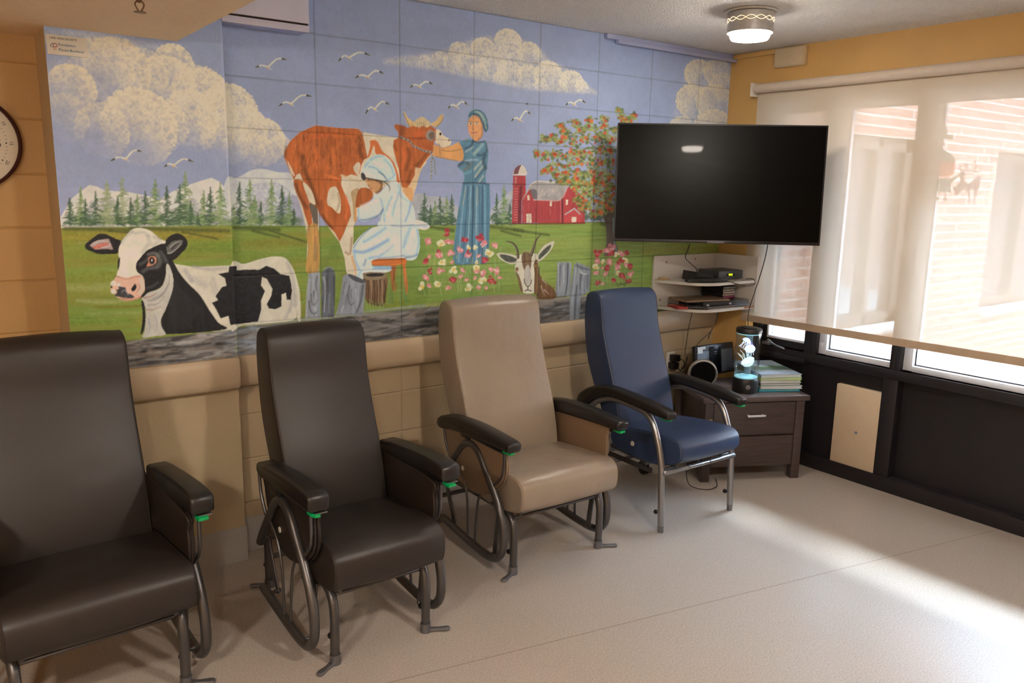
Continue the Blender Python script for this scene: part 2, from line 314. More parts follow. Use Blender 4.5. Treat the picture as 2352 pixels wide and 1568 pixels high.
# ---------------------------------------------------------------- the painted mural (numpy painting in wall metres)
class Canvas:
    """A patch of wall plane y=Y; pixels are RES metres. Traced outlines arrive as photograph
    coordinates and are projected once onto the wall plane, so the paint sits on the real wall."""
    def __init__(s, x0, x1, z0, z1, Y, seed):
        s.x0, s.z0, s.Y = x0, z0, Y
        s.w = int(round((x1-x0)/RES))+1; s.h = int(round((z1-z0)/RES))+1
        s.c = np.zeros((s.h, s.w, 3)); s.rng = np.random.RandomState(seed)
        s.fine = s.noise(0.008, 0.008); s.mid = s.noise(0.04, 0.04); s.big = s.noise(.15, .15)
        s.hor = s.noise(0.16, 0.010); s.ver = s.noise(0.012, 0.10); s.hor2 = s.noise(.35, .03)
    def noise(s, lx, lz, oct=3):
        out = np.zeros((s.h, s.w)); a = 1.; tot = 0.
        for o in range(oct):
            nx = int(s.w*RES/lx)+3; nz = int(s.h*RES/lz)+3
            g = s.rng.rand(nz, nx)
            xs = np.arange(s.w)*RES/lx; zs = np.arange(s.h)*RES/lz
            xi = xs.astype(int); zi = zs.astype(int); fx = xs-xi; fz = zs-zi
            fx = fx*fx*(3-2*fx); fz = fz*fz*(3-2*fz)
            xi = np.minimum(xi, nx-2); zi = np.minimum(zi, nz-2)
            A = g[zi][:, xi]; B = g[zi][:, xi+1]; Cc = g[zi+1][:, xi]; D = g[zi+1][:, xi+1]
            out += a*((A*(1-fx)+B*fx)*(1-fz)[:, None]+(Cc*(1-fx)+D*fx)*fz[:, None]); tot += a
            a *= .55; lx /= 2.; lz /= 2.
            if lx < RES*1.2 and lz < RES*1.2: break
        return out/tot*2-1
    def pt(s, pts):
        q = np.array([wall_at(x, y, s.Y) for x, y in pts])
        return (q-[s.x0, s.z0])/RES
    def box(s, q, pad):
        a = np.floor(q.min(0)-pad).astype(int); b = np.ceil(q.max(0)+pad).astype(int)
        a = np.maximum(a, 0); b = np.minimum(b, [s.w-1, s.h-1])
        return (a[0], a[1], b[0]+1, b[1]+1) if (b >= a).all() else None
    def put(s, bx, m, col, tex=None, amp=0., col2=None):
        x0, y0, x1, y1 = bx; c = s.c[y0:y1, x0:x1]
        k = lin(col)
        k = np.ones_like(c)*k
        if tex is not None:
            t = getattr(s, tex)[y0:y1, x0:x1]
            if col2 is not None:
                f = np.clip(.5+t*amp, 0, 1)[..., None]; k = k*(1-f)+lin(col2)*f
            else: k = k*(1+amp*t)[..., None]
        s.c[y0:y1, x0:x1] = c*(1-m[..., None])+k*m[..., None]
    def inside(s, q, bx):
        x0, y0, x1, y1 = bx; out = 0
        for ox, oy in ((-.25, -.25), (.25, .25), (-.25, .25), (.25, -.25)):
            X, Y = np.meshgrid(np.arange(x0, x1)+ox, np.arange(y0, y1)+oy)
            ins = np.zeros(X.shape, bool)
            for (ax, ay), (bx_, by) in zip(q, np.roll(q, -1, 0)):
                if ay == by: continue
                cr = ((ay > Y) != (by > Y)) & (X < (bx_-ax)*(Y-ay)/(by-ay)+ax); ins ^= cr
            out = out+ins*.25
        return out
    def poly(s, pts, col, a=1., tex='mid', amp=.10, col2=None, smooth=True, rag=0., blur=0):
        q = s.pt(pts)
        if smooth: q = crom(q, 5)
        bx = s.box(q, 2+blur*2)
        if bx is None: return
        m = s.inside(q, bx)
        for _ in range(blur):
            p = np.pad(m, 1, 'edge'); m = (p[1:-1, :-2]+p[1:-1, 2:]+p[:-2, 1:-1]+p[2:, 1:-1]+2*m)/6
        if rag: m = m*np.clip(.5+rag*1.5+s.fine[bx[1]:bx[3], bx[0]:bx[2]]*1.6, 0, 1)
        s.put(bx, m*a, col, tex, amp, col2)
    def line(s, pts, w, col, a=1., w2=None, tex='fine', amp=.12, soft=.6, smooth=True, dash=0):
        q = s.pt(pts)
        if smooth and len(q) > 2: q = crom(q, 5, False)
        k = wallscale(pts[0], s.Y)/RES; w = w*k/2; w2 = w if w2 is None else w2*k/2
        bx = s.box(q, max(w, w2)+3)
        if bx is None: return
        X, Y = np.meshgrid(np.arange(bx[0], bx[2]), np.arange(bx[1], bx[3]))
        best = np.full(X.shape, -9.); n = len(q)-1
        for i in range(n):
            a0, b0 = q[i], q[i+1]; d = b0-a0; L = (d@d) or 1e-9
            t = np.clip(((X-a0[0])*d[0]+(Y-a0[1])*d[1])/L, 0, 1)
            dist = np.hypot(X-a0[0]-t*d[0], Y-a0[1]-t*d[1])
            ww = w+(w2-w)*(i+t)/n
            m = (ww-dist)/(soft*ww+.6)
            if dash: m = m-2*(np.sin((i+t)*dash) < 0)
            best = np.maximum(best, m)
        s.put(bx, np.clip(best+.5, 0, 1)*a, col, tex, amp)
    def dot(s, x, y, rx, col, ry=None, a=1., soft=.35, tex='fine', amp=.15, rag=0.):
        q = s.pt([(x, y)])[0]; k = wallscale((x, y), s.Y)/RES; ry = (ry or rx)*k; rx = rx*hscale((x, y), s.Y)/RES
        bx = s.box(q[None], max(rx, ry)+3)
        if bx is None: return
        X, Y = np.meshgrid(np.arange(bx[0], bx[2]), np.arange(bx[1], bx[3]))
        d = np.hypot((X-q[0])/rx, (Y-q[1])/ry)
        if rag: d = d+rag*s.mid[bx[1]:bx[3], bx[0]:bx[2]]+rag*.6*s.fine[bx[1]:bx[3], bx[0]:bx[2]]
        s.put(bx, np.clip((1-d)/soft+.2, 0, 1)*a, col, tex, amp)
    def puff(s, x, y, r, a=1., lo=.35, col=(205, 190, 168), dirn=(.5, .86)):
        q = s.pt([(x, y)])[0]; k = wallscale((x, y), s.Y)/RES; st = hscale((x, y), s.Y)/wallscale((x, y), s.Y); r = r*k
        bx = s.box(q[None], r*1.1*st+3)
        if bx is None: return
        X, Y = np.meshgrid(np.arange(bx[0], bx[2]), np.arange(bx[1], bx[3]))
        dx = (X-q[0])/(r*st); dy = (Y-q[1])/r; d = np.hypot(dx, dy)
        n = s.fine[bx[1]:bx[3], bx[0]:bx[2]]; nm = s.mid[bx[1]:bx[3], bx[0]:bx[2]]
        edge = np.clip((1-d+.04*n)/.05, 0, 1)
        side = np.clip(.55+.55*(dx*dirn[0]+dy*dirn[1])/(d+.15), 0, 1)
        m = edge*(lo+(1-lo)*np.clip(side*d**1.5*1.25+.1, 0, 1))*np.clip(1+.45*n+.35*nm, .2, 1.2)
        m *= np.clip((side*1.6), .12, 1)
        s.put(bx, np.clip(m*a, 0, 1), col, 'fine', .05)
def crom(q, n, closed=True):
    N = len(q); out = []
    for i in range(N if closed else N-1):
        if closed: p0, p1, p2, p3 = q[i-1], q[i], q[(i+1) % N], q[(i+2) % N]
        else: p0, p1, p2, p3 = q[max(i-1, 0)], q[i], q[i+1], q[min(i+2, N-1)]
        for t in np.arange(n)/n:
            out.append(.5*((2*p1)+(p2-p0)*t+(2*p0-5*p1+4*p2-p3)*t*t+(3*p1-p0-3*p2+p3)*t**3))
    if not closed: out.append(q[-1])
    return np.array(out)
def lin(c):
    c = np.array(c, float)/255.
    return np.where(c <= .04045, c/12.92, ((c+.055)/1.055)**2.4)
def fr(ox, oy, s):                       # outline measured in an enlarged crop of the photograph
    return lambda *p: [(ox+x/s, oy+y/s) for x, y in p]
def wallscale(p, Y):
    a = wall_at(p[0], p[1], Y); b = wall_at(p[0], p[1]+2, Y)
    return abs(a[1]-b[1])/2

def hscale(p, Y):
    a = wall_at(p[0], p[1], Y); b = wall_at(p[0]+2, p[1], Y)
    return abs(a[0]-b[0])/2

def paint(v):
    R = np.random.RandomState(7)
    big = (-50, -200)
    sky = (133, 141, 172)
    v.put((0, 0, v.w, v.h), np.ones((v.h, v.w)), sky, 'big', .05)
    # paler towards the horizon
    for y0, a in ((430, .25), (470, .25), (500, .2)):
        v.poly([(60, y0), (1800, y0), (1800, 560), (60, 560)], (150, 150, 182), a, smooth=False)
    # --- clouds on the pier
    for x, y, w, a in ((150, 90, 26, .5), (250, 95, 22, .45), (340, 108, 18, .4), (200, 82, 14, .5)):
        v.line([(x-50, y-6), (x, y), (x+60, y+8)], w, (178, 178, 182), a, soft=1.5, amp=.3)
    v.poly([(105, 150), (160, 120), (260, 110), (350, 115), (390, 105), (430, 110), (460, 150), (505, 165), (530, 230), (530, 330), (440, 335), (380, 325), (300, 320), (240, 300), (200, 270), (170, 300), (130, 280), (110, 200)], (165, 162, 160), .35, 'mid', .25, rag=.3, blur=14)
    for a in ((165, 205, 60, .85), (235, 165, 78, .6), (268, 165, 82, .75), (150, 270, 58, .35), (235, 300, 66, .55), (330, 170, 60, .5),
              (400, 148, 48, 1.), (385, 195, 70, .9), (462, 222, 72, 1.), (440, 270, 66, .85), (500, 265, 50, .8), (322, 292, 92, .95), (290, 270, 60, .4), (380, 285, 56, .6), (450, 300, 50, .6), (500, 300, 45, .5),
              (525, 262, 72, 1.), (560, 300, 60, .8), (600, 325, 58, .9), (560, 340, 50, .45), (520, 320, 60, .5), (640, 345, 36, .5), (590, 345, 40, .5)):
        v.puff(*a[:3], a=a[3])
    v.puff(480, 240, 60, .5, dirn=(-.2, .9)); v.puff(360, 240, 60, .4, dirn=(.2, .9))
    # --- long cloud on the block wall
    v.poly([(876, 143), (930, 130), (1000, 120), (1050, 104), (1085, 90), (1130, 84), (1200, 92), (1238, 110), (1262, 138), (1310, 162), (1335, 188), (1374, 216), (1320, 212), (1260, 210), (1200, 204), (1150, 194), (1095, 182), (1030, 168), (960, 156)], (186, 178, 170), .62, 'mid', .2, rag=.45, blur=10)
    for a in ((1056, 122, 26, .8), (1110, 116, 30, .9), (1167, 99, 33, 1.), (1215, 124, 28, .9), (1170, 140, 36, .6), (1130, 150, 34, .6), (1212, 174, 26, .9), (1259, 173, 34, .9), (1312, 190, 29, .9), (1070, 145, 26, .5), (1170, 170, 30, .6), (1010, 138, 20, .6), (975, 142, 15, .5), (1040, 145, 24, .5), (1100, 165, 22, .6), (1150, 180, 18, .5), (1240, 195, 16, .6), (1290, 205, 14, .5), (1335, 200, 16, .8)):
        v.puff(*a[:3], a=a[3], lo=.6, col=(208, 194, 174), dirn=(-.1, .9))
    # --- cloud in the right corner
    v.poly([(1580, 150), (1620, 135), (1670, 140), (1676, 290), (1550, 292), (1556, 230)], (150, 152, 166), .6, 'mid', .2, rag=.3, blur=10)
    for a in ((1606, 172, 36, .9), (1648, 168, 34, .6), (1590, 233, 40, .9), (1642, 238, 46, .7), (1566, 300, 34, .7), (1640, 300, 50, .8), (1662, 200, 34, .5)):
        v.puff(*a[:3], a=a[3], lo=.55, col=(196, 180, 160), dirn=(-.7, .5))
    # --- mountains
    v.poly([(138, 500), (165, 455), (205, 425), (222, 428), (240, 437), (300, 442), (340, 450), (362, 462), (395, 440), (440, 422), (485, 408), (505, 418), (524, 440), (524, 525), (138, 525)], (196, 190, 184), 1, 'mid', .12, smooth=False)
    for p in ([(200, 470), (230, 455), (262, 458), (290, 520), (200, 520)], [(300, 470), (330, 450), (360, 480), (345, 520), (300, 520)], [(420, 470), (450, 455), (470, 490), (520, 450), (524, 520), (410, 520)]):
        v.poly(p, (128, 128, 140), .6, 'mid', .3, rag=.2)
    v.poly([(518, 415), (545, 408), (575, 392), (602, 388), (640, 396), (668, 400), (690, 440), (715, 500), (716, 525), (518, 525)], (188, 186, 188), 1, 'mid', .14)
    v.poly([(560, 440), (600, 420), (650, 425), (690, 470), (710, 520), (600, 520)], (140, 142, 160), .6, 'mid', .3, rag=.2)
    v.poly([(640, 470), (680, 450), (716, 522), (640, 522)], (132, 132, 158), .7)
    v.poly([(940, 470), (952, 447), (966, 445), (986, 451), (1015, 453), (1035, 465), (1052, 480), (1056, 520), (940, 520)], (158, 156, 162), 1, 'mid', .16)
    v.poly([(1118, 500), (1130, 478), (1146, 460), (1162, 448), (1180, 440), (1180, 520), (1118, 520)], (160, 160, 165), 1, 'mid', .16)
    v.poly([(1150, 490), (1180, 455), (1180, 515), (1140, 515)], (125, 125, 138), .6)
    # --- ground
    g = [(60, 527), (150, 523), (530, 517), (735, 519), (921, 517), (1085, 516), (1232, 513), (1364, 510), (1477, 506), (1700, 498), (1700, 900), (60, 900)]
    v.poly(g, (112, 128, 42), 1, 'hor', .9, (132, 138, 56), smooth=False)
    v.poly(g, (128, 108, 34), .35, 'hor2', 2., (96, 128, 44), smooth=False)
    v.poly([(930, 520), (1700, 505), (1700, 720), (930, 720)], (118, 144, 66), .6, 'hor', .35, smooth=False)
    v.poly([(740, 560), (960, 540), (960, 740), (740, 740)], (92, 118, 46), .45, 'mid', .35)
    for (x0, x1, y, c, a, w) in ((150, 520, 545, (148, 122, 22), .55, 26), (140, 330, 580, (128, 118, 22), .4, 24), (330, 530, 570, (92, 122, 28), .5, 30), (160, 260, 660, (150, 156, 92), .5, 12), (180, 300, 690, (160, 164, 110), .5, 8), (220, 330, 704, (112, 92, 24), .6, 6),
                             (200, 320, 720, (142, 156, 92), .4, 8), (150, 300, 740, (98, 128, 40), .5, 20), (560, 720, 560, (120, 108, 26), .5, 18), (540, 700, 590, (96, 120, 34), .5, 20), (900, 1020, 700, (110, 122, 30), .5, 20), (1250, 1350, 660, (128, 112, 50), .4, 22), (1240, 1350, 560, (138, 140, 62), .4, 22),
                             (1130, 1250, 640, (136, 142, 70), .4, 16), (150, 320, 635, (116, 128, 40), .5, 20), (560, 700, 690, (112, 124, 40), .5, 26), (1480, 1640, 575, (128, 118, 40), .6, 26)):
        v.line([(x0, y), ((x0+x1)/2, y+R.uniform(-3, 3)), (x1, y-3)], w, c, a, soft=1.6, amp=.3)
    for i in range(150):
        x = R.uniform(150, 1500); y = R.uniform(540, 735); L = R.uniform(15, 60); c = ((150, 150, 92), (96, 116, 30), (128, 100, 30), (140, 146, 70))[i % 4]
        v.line([(x, y), (x+L, y-R.uniform(-2, 3))], R.uniform(1.5, 4), c, .35, soft=1.2, smooth=False)
    # dark band of shade the artist painted under the trees
    for (x0, y0, x1, y1, w) in ((150, 524, 300, 528, 9), (250, 530, 330, 538, 5), (300, 524, 525, 530, 9), (420, 533, 500, 548, 5), (540, 523, 640, 528, 9), (580, 530, 640, 545, 6), (620, 530, 700, 555, 5), (985, 520, 1040, 530, 8), (1125, 520, 1200, 530, 8), (1150, 530, 1195, 542, 5), (1180, 528, 1260, 540, 6), (1380, 514, 1410, 520, 8)):
        v.line([(x0, y0), (x1, y1)], w, (62, 72, 34), .75, soft=1.2, amp=.3)
    # --- spruce trees
    def spruce(x, top, base=517, kind='d', w=None):
        w = w or (base-top)*R.uniform(.2, .3)
        pal = {'d': ((54, 78, 56), (72, 100, 64), (60, 88, 66)), 'l': ((108, 130, 80), (136, 152, 100), (90, 118, 70)), 'p': ((136, 146, 112), (120, 134, 90), (150, 156, 120))}[kind]
        v.line([(x, top), (x+R.uniform(-2, 2), (top*2+base)/3)], 3.2, pal[0], .85, 2.2)
        v.line([(x, top+8), (x, base)], 1.6, pal[0], .5, 3)
        y = top+R.uniform(5, 12)
        while y < base:
            f = (y-top)/(base-top); ww = w*(.10+.95*f)
            for k in range(1+int(2.2*f+.6)):
                sd = R.choice([-1, 1]); L = ww*R.uniform(.35, 1.15); x0 = x+R.uniform(-.25, .25)*ww
                v.line([(x0, y+R.uniform(-2, 2)), (x0+sd*L*.55, y+R.uniform(-3, 3)), (x0+sd*L, y+R.uniform(-3, 6))], R.uniform(3, 5.2), pal[R.randint(3)], R.uniform(.5, .85), R.uniform(1.2, 3))
            y += R.uniform(2.4, 4.6)
    for x in np.arange(165, 520, 13): v.dot(x, R.uniform(500, 512), 12, (72, 100, 60), 9, .7, 1., rag=.3)
    for x in np.arange(530, 690, 13): v.dot(x, R.uniform(500, 510), 12, (82, 108, 66), 10, .7, 1., rag=.3)
    for x in list(np.arange(965, 1045, 12))+[1130, 1145, 1160]: v.dot(x, R.uniform(500, 509), 10, (74, 100, 62), 9, .7, 1., rag=.3)
    for t in ((245, 415, 'p'), (280, 408, 'p'), (185, 430, 'l'), (357, 412, 'l'), (315, 448, 'l'), (300, 455, 'd'), (160, 455, 'd'), (196, 458, 'd'), (219, 440, 'd'), (270, 452, 'd'), (333, 440, 'd'), (383, 427, 'd'), (425, 395, 'l'), (413, 425, 'd'), (438, 462, 'd'), (468, 438, 'l'), (483, 430, 'd'), (506, 420, 'l'), (455, 490, 'd'),
              (573, 413, 'l'), (550, 419, 'd'), (599, 464, 'd'), (623, 413, 'l'), (647, 428, 'd'), (664, 444, 'l'), (585, 450, 'l'), (536, 470, 'l'), (674, 480, 'd'), (998, 462, 'l'), (974, 445, 'd'), (988, 472, 'd'), (1025, 451, 'l'), (1010, 452, 'd'), (1037, 448, 'd'), (1157, 427, 'l'), (1140, 445, 'd'), (1170, 470, 'd')):
        spruce(t[0], t[1], kind=t[2])
    for x in (1345, 1362, 1378, 1395): v.dot(x, 498, 13, (62, 84, 56), 12, .9, .7, rag=.4)
    # --- grey log along the bottom
    top = [(95, 800), (300, 782), (541, 757)] if v.Y < -.04 else [(500, 757), (541, 752), (735, 733), (1000, 703), (1300, 682), (1500, 668)]
    v.poly(top+[(x, y+95) for x, y in top[::-1]], (92, 87, 86), 1, 'hor', 1.5, (126, 120, 118), smooth=False)
    k = 0
    for i in range(420):
        x = R.uniform(290, 1480); k += 1
        yt = np.interp(x, [300, 541, 735, 1000, 1300, 1500], [782, 755, 733, 703, 682, 668]); y = yt+R.uniform(4, 62)
        L = R.uniform(22, 95); b = R.uniform(-10, 10)
        c = ((34, 32, 34), (60, 56, 56), (156, 148, 146), (30, 28, 30), (120, 104, 92))[i % 5]
        if x > 780 and i % 5 == 2: c = (118, 108, 102)
        if 540 < x < 640 and i % 3: c = (128, 134, 146)
        v.line([(x-L/2, y+L*.07+b), (x, y+b*.1), (x+L/2, y-L*.07-b*.6)], R.uniform(3, 10), c, .62, 2, soft=1.7)
    v.line([(565, 745), (760, 727), (1000, 699), (1345, 678)], 6, (152, 150, 158), .55, soft=1.5)
    v.line([(980, 700), (1140, 692), (1350, 676)], 7, (136, 134, 36), .7, soft=1.)
    for q in ([(735, 737), (805, 728)], [(1180, 688), (1300, 680)]): v.line(q, 5, (36, 34, 36), .5)
    # --- black and white cow
    A = fr(0, 380, 3.335); B = fr(560, 400, 3.734); H = fr(180, 500, 5.6)
    cream = (196, 184, 166)
    v.poly(A((1300, 735), (1350, 755), (1480, 775), (1620, 772), (1760, 765), (1810, 765), (1815, 1250), (1720, 1262), (1260, 1290), (1240, 1000)), cream, 1, 'mid', .08, smooth=False)
    v.poly([(530, 610), (560, 606), (600, 594), (627, 589), (651, 591), (664, 603), (675, 622), (683, 649), (688, 673), (690, 733), (683, 733), (678, 706), (672, 735), (560, 746), (530, 752)], cream, 1, 'mid', .08)
    for p, w, a in (([(660, 603), (672, 640), (678, 700)], 9, .5), ([(655, 730), (668, 700), (664, 660)], 7, .5), ([(444, 612), (480, 618), (520, 615)], 7, .5), ([(440, 640), (470, 655)], 14, .35), ([(425, 620), (440, 645)], 8, .5), ([(490, 640), (500, 680), (485, 650)], 8, .3)):
        v.line(p, w, (140, 136, 140), a, soft=1.4)
    blk = (30, 29, 32)
    v.poly(A((1755, 770), (1750, 815), (1670, 830), (1722, 862), (1735, 920), (1700, 930), (1650, 1000), (1670, 1030), (1622, 1050), (1655, 1100), (1690, 1170), (1750, 1150), (1762, 1210), (1812, 1215), (1812, 770)), blk, 1, 'fine', .4, smooth=False)
    v.poly([(530, 612), (534, 622), (560, 619), (595, 619), (611, 610), (630, 617), (643, 629), (664, 633), (668, 650), (670, 668), (667, 688), (658, 688), (656, 672), (646, 676), (646, 703), (632, 710), (617, 708), (612, 698), (622, 680), (625, 664), (612, 640), (601, 636), (599, 655), (608, 668), (599, 690), (600, 708), (592, 738), (530, 746)], blk, 1, 'fine', .5, smooth=False)
    v.poly(A((1300, 700), (1330, 740), (1375, 820), (1440, 900), (1530, 990), (1600, 1100), (1670, 1200), (1720, 1255), (1262, 1290), (1232, 1230), (1240, 1150), (1290, 1040), (1325, 930), (1320, 830), (1280, 740)), blk, 1, 'ver', .5)
    for i in range(24):
        t = i/23.; v.line([(393+t*70, 640+t*70), (388+t*50, 700+t*40), (385+t*60, 755)], 3, (52, 50, 52), .35, 1, soft=1.5)
    # neck
    v.poly(H((830, 1020), (900, 960), (1000, 930), (1070, 880), (1120, 760), (1135, 590), (1185, 650), (1215, 800), (1210, 920), (1170, 1050), (1120, 1180), (1070, 1280), (1060, 1350), (1080, 1420), (1120, 1500), (990, 1520), (830, 1535), (850, 1450), (865, 1250), (860, 1150), (820, 1060)), (178, 170, 160), 1, 'mid', .12)
    for p, c in (([(900, 1060), (1000, 1050), (1100, 960), (1150, 860)], (128, 118, 116)), ([(900, 1120), (1020, 1100), (1110, 1010)], (140, 130, 126)), ([(880, 1180), (960, 1180), (1060, 1140)], (150, 112, 96)), ([(850, 1030), (930, 1010), (1000, 970)], (150, 88, 70)), ([(960, 1040), (1080, 980), (1160, 850), (1170, 720)], (128, 122, 122)), ([(900, 1300), (920, 1400), (900, 1480)], (140, 142, 150)), ([(980, 1250), (1010, 1350), (1000, 1450)], (150, 150, 156))):
        v.line(H(*p), 4, c, .7, 1.5, soft=1.2)
    v.poly(H((815, 1060), (840, 1080), (862, 1200), (860, 1350), (835, 1460), (800, 1490), (820, 1350), (825, 1200), (810, 1110)), blk)
    # ears
    v.poly(H((550, 300), (480, 270), (400, 230), (340, 205), (270, 205), (210, 240), (120, 310), (85, 350), (95, 400), (160, 430), (240, 460), (330, 468), (440, 465), (500, 455), (530, 400)), blk, 1, 'fine', .3)
    v.poly(H((150, 355), (200, 310), (280, 285), (380, 268), (400, 300), (440, 390), (435, 410), (350, 398), (230, 408), (185, 385)), (158, 128, 126), 1, 'hor', .2)
    v.poly(H((180, 382), (230, 350), (300, 328), (370, 325), (395, 345), (320, 372), (230, 402)), (188, 100, 84), .9, 'fine', .2)
    for p in ([(160, 355), (240, 300), (330, 290)], [(300, 385), (370, 370), (410, 335)], [(200, 350), (260, 310), (380, 300)]): v.line(H(*p), 2.2, (190, 180, 178), .7)
    v.poly(H((1105, 330), (1130, 280), (1180, 230), (1260, 200), (1320, 215), (1380, 260), (1405, 320), (1385, 390), (1330, 450), (1270, 510), (1200, 555), (1150, 545), (1100, 500), (1030, 450), (1010, 400)), blk, 1, 'fine', .3)
    v.poly(H((1060, 400), (1140, 370), (1200, 310), (1290, 288), (1345, 300), (1300, 370), (1230, 430), (1170, 468), (1110, 450)), (92, 88, 86), 1, 'fine', .3)
    for p, c in (([(1110, 445), (1190, 450), (1270, 390), (1330, 330)], (165, 158, 150)), ([(1180, 380), (1240, 330), (1310, 300)], (150, 145, 138)), ([(1200, 400), (1250, 350), (1290, 330)], (24, 24, 26)), ([(1040, 430), (1120, 420), (1160, 390)], (120, 118, 116))): v.line(H(*p), 3, c, .8, 1.5)
    # head
    v.poly(H((760, 130), (690, 150), (630, 210), (580, 270), (545, 330), (520, 390), (515, 470), (525, 560), (520, 650), (500, 700), (500, 760), (620, 775), (740, 750), (860, 770), (900, 600), (860, 440), (960, 390), (1040, 350), (1110, 330), (1115, 300), (1040, 270), (990, 220), (930, 170), (850, 140)), (205, 196, 178), 1, 'mid', .06)
    for p, w in (([(680, 180), (740, 200), (840, 190), (900, 240)], 6), ([(900, 240), (910, 310), (860, 400), (820, 450)], 9), ([(980, 250), (1040, 300), (960, 350)], 9), ([(560, 330), (620, 240), (700, 170)], 5)): v.line(H(*p), w, (160, 154, 150), .55, soft=1.5)
    v.poly(H((1110, 335), (1000, 360), (900, 410), (840, 460), (790, 520), (750, 570), (740, 640), (760, 700), (820, 745), (845, 800), (855, 900), (850, 950), (780, 1030), (830, 1020), (900, 960), (1000, 925), (1070, 880), (1100, 820), (1125, 720), (1132, 600), (1190, 560), (1150, 480)), blk, 1, 'fine', .4)
    for p, w, c in (([(830, 690), (900, 650), (1000, 640)], 7, (86, 86, 88)), ([(790, 600), (860, 560), (890, 520)], 6, (76, 76, 78)), ([(1010, 480), (1050, 560), (1020, 620)], 9, (96, 94, 92)), ([(880, 900), (950, 880), (1020, 830)], 5, (66, 66, 70)), ([(900, 470), (980, 455), (1030, 490)], 6, (105, 102, 98)), ([(1060, 440), (1100, 500), (1130, 560)], 7, (80, 80, 84))): v.line(H(*p), w, c, .7, soft=1.3)
    v.poly(H((878, 622), (900, 570), (898, 520), (940, 492), (990, 505), (1004, 560), (975, 600), (930, 616)), (205, 128, 92))
    v.dot(*H((945, 550))[0], 7.6, (22, 24, 28), 9.2); v.line(H((918, 590), (960, 596), (985, 560)), 2, (90, 98, 108), .8)
    v.dot(*H((944, 545))[0], 1.9, (230, 230, 225), 3.4)
    v.poly(H((520, 515), (536, 520), (530, 600), (515, 665), (505, 640), (505, 560)), blk)
    v.poly(H((500, 748), (460, 790), (430, 830), (415, 890), (420, 960), (470, 985), (480, 1010), (540, 1040), (600, 1060), (690, 1055), (780, 1030), (850, 930), (855, 880), (840, 780), (790, 742), (720, 745), (620, 772)), (206, 160, 138), 1, 'mid', .12)
    v.line(H((500, 755), (620, 785), (740, 755), (800, 745)), 3.5, (176, 106, 80), .6, soft=1.2)
    v.line(H((540, 1040), (620, 1060), (700, 1050), (800, 1020)), 4, (180, 110, 90), .7, soft=1.2)
    v.poly(H((770, 770), (840, 800), (850, 900), (800, 990), (770, 960), (800, 880)), (196, 176, 160), .8)
    for x, y, r in ((450, 845, 7), (520, 860, 5), (448, 945, 6)): v.dot(*H((x, y))[0], r, (205, 192, 178))
    v.poly(H((512, 880), (560, 888), (605, 898), (620, 960), (680, 985), (722, 1015), (680, 1032), (600, 1030), (540, 1020), (468, 1000), (500, 950), (478, 928), (520, 912)), (58, 56, 60), 1, 'fine', .5)
    v.line(H((560, 950), (600, 930), (640, 990)), 3, (128, 128, 130), .6)
    v.poly(H((676, 918), (700, 880), (730, 848), (746, 890), (730, 930), (700, 946)), (24, 22, 24))
    v.line(H((750, 950), (790, 900), (775, 850)), 2, (160, 120, 100), .7); v.dot(*H((425, 888))[0], 2.2, (60, 50, 50), 3)
    v.line(H((560, 1035), (640, 1042), (700, 1030)), 1.6, (100, 60, 54), .8)
    # --- brown cow
    E = fr(640, 240, 3.92); F = fr(900, 240, 6.03); G = fr(780, 330, 5.06)
    cr = (198, 182, 158); org = (170, 84, 26); dk = (78, 46, 20)
    v.poly(E((50, 430), (95, 340), (190, 250), (330, 190), (560, 215), (710, 218), (745, 250), (900, 275), (1080, 300), (1130, 330), (1200, 420), (1330, 520), (1270, 600), (1240, 720), (1190, 880), (1100, 780), (1000, 700), (760, 900), (690, 1040), (672, 1100), (668, 1260), (690, 1350), (710, 1480), (735, 1568), (640, 1568), (606, 1500), (590, 1380), (545, 1240), (450, 1110), (385, 1010), (355, 950), (360, 1160), (360, 1500), (245, 1500), (258, 1200), (230, 1050), (200, 930), (150, 780), (130, 680), (80, 560), (48, 480)), cr, 1, 'mid', .10, smooth=False)
    v.poly(E((48, 430), (95, 340), (190, 250), (330, 190), (560, 215), (710, 218), (745, 250), (770, 340), (785, 430), (800, 480), (765, 500), (735, 560), (712, 645), (650, 630), (600, 652), (566, 630), (560, 720), (590, 800), (640, 920), (650, 1000), (612, 1090), (580, 1170), (546, 1235), (500, 1150), (440, 1090), (380, 1010), (345, 940), (280, 900), (250, 800), (222, 700), (190, 622), (160, 632), (135, 680), (80, 560), (48, 480)), org, 1, 'ver', .38, smooth=False)
    v.poly(E((135, 680), (215, 690), (245, 780), (270, 880), (290, 960), (300, 1090), (275, 1115), (235, 1000), (200, 890), (150, 780)), (170, 84, 26), 1, 'ver', .4)
    v.poly(E((272, 890), (345, 940), (352, 1100), (350, 1160), (318, 1110), (300, 1020)), (92, 82, 72), 1, 'ver', .3)
    v.poly(E((255, 1112), (352, 1100), (356, 1500), (245, 1500), (262, 1300)), (164, 122, 60), 1, 'ver', .6)
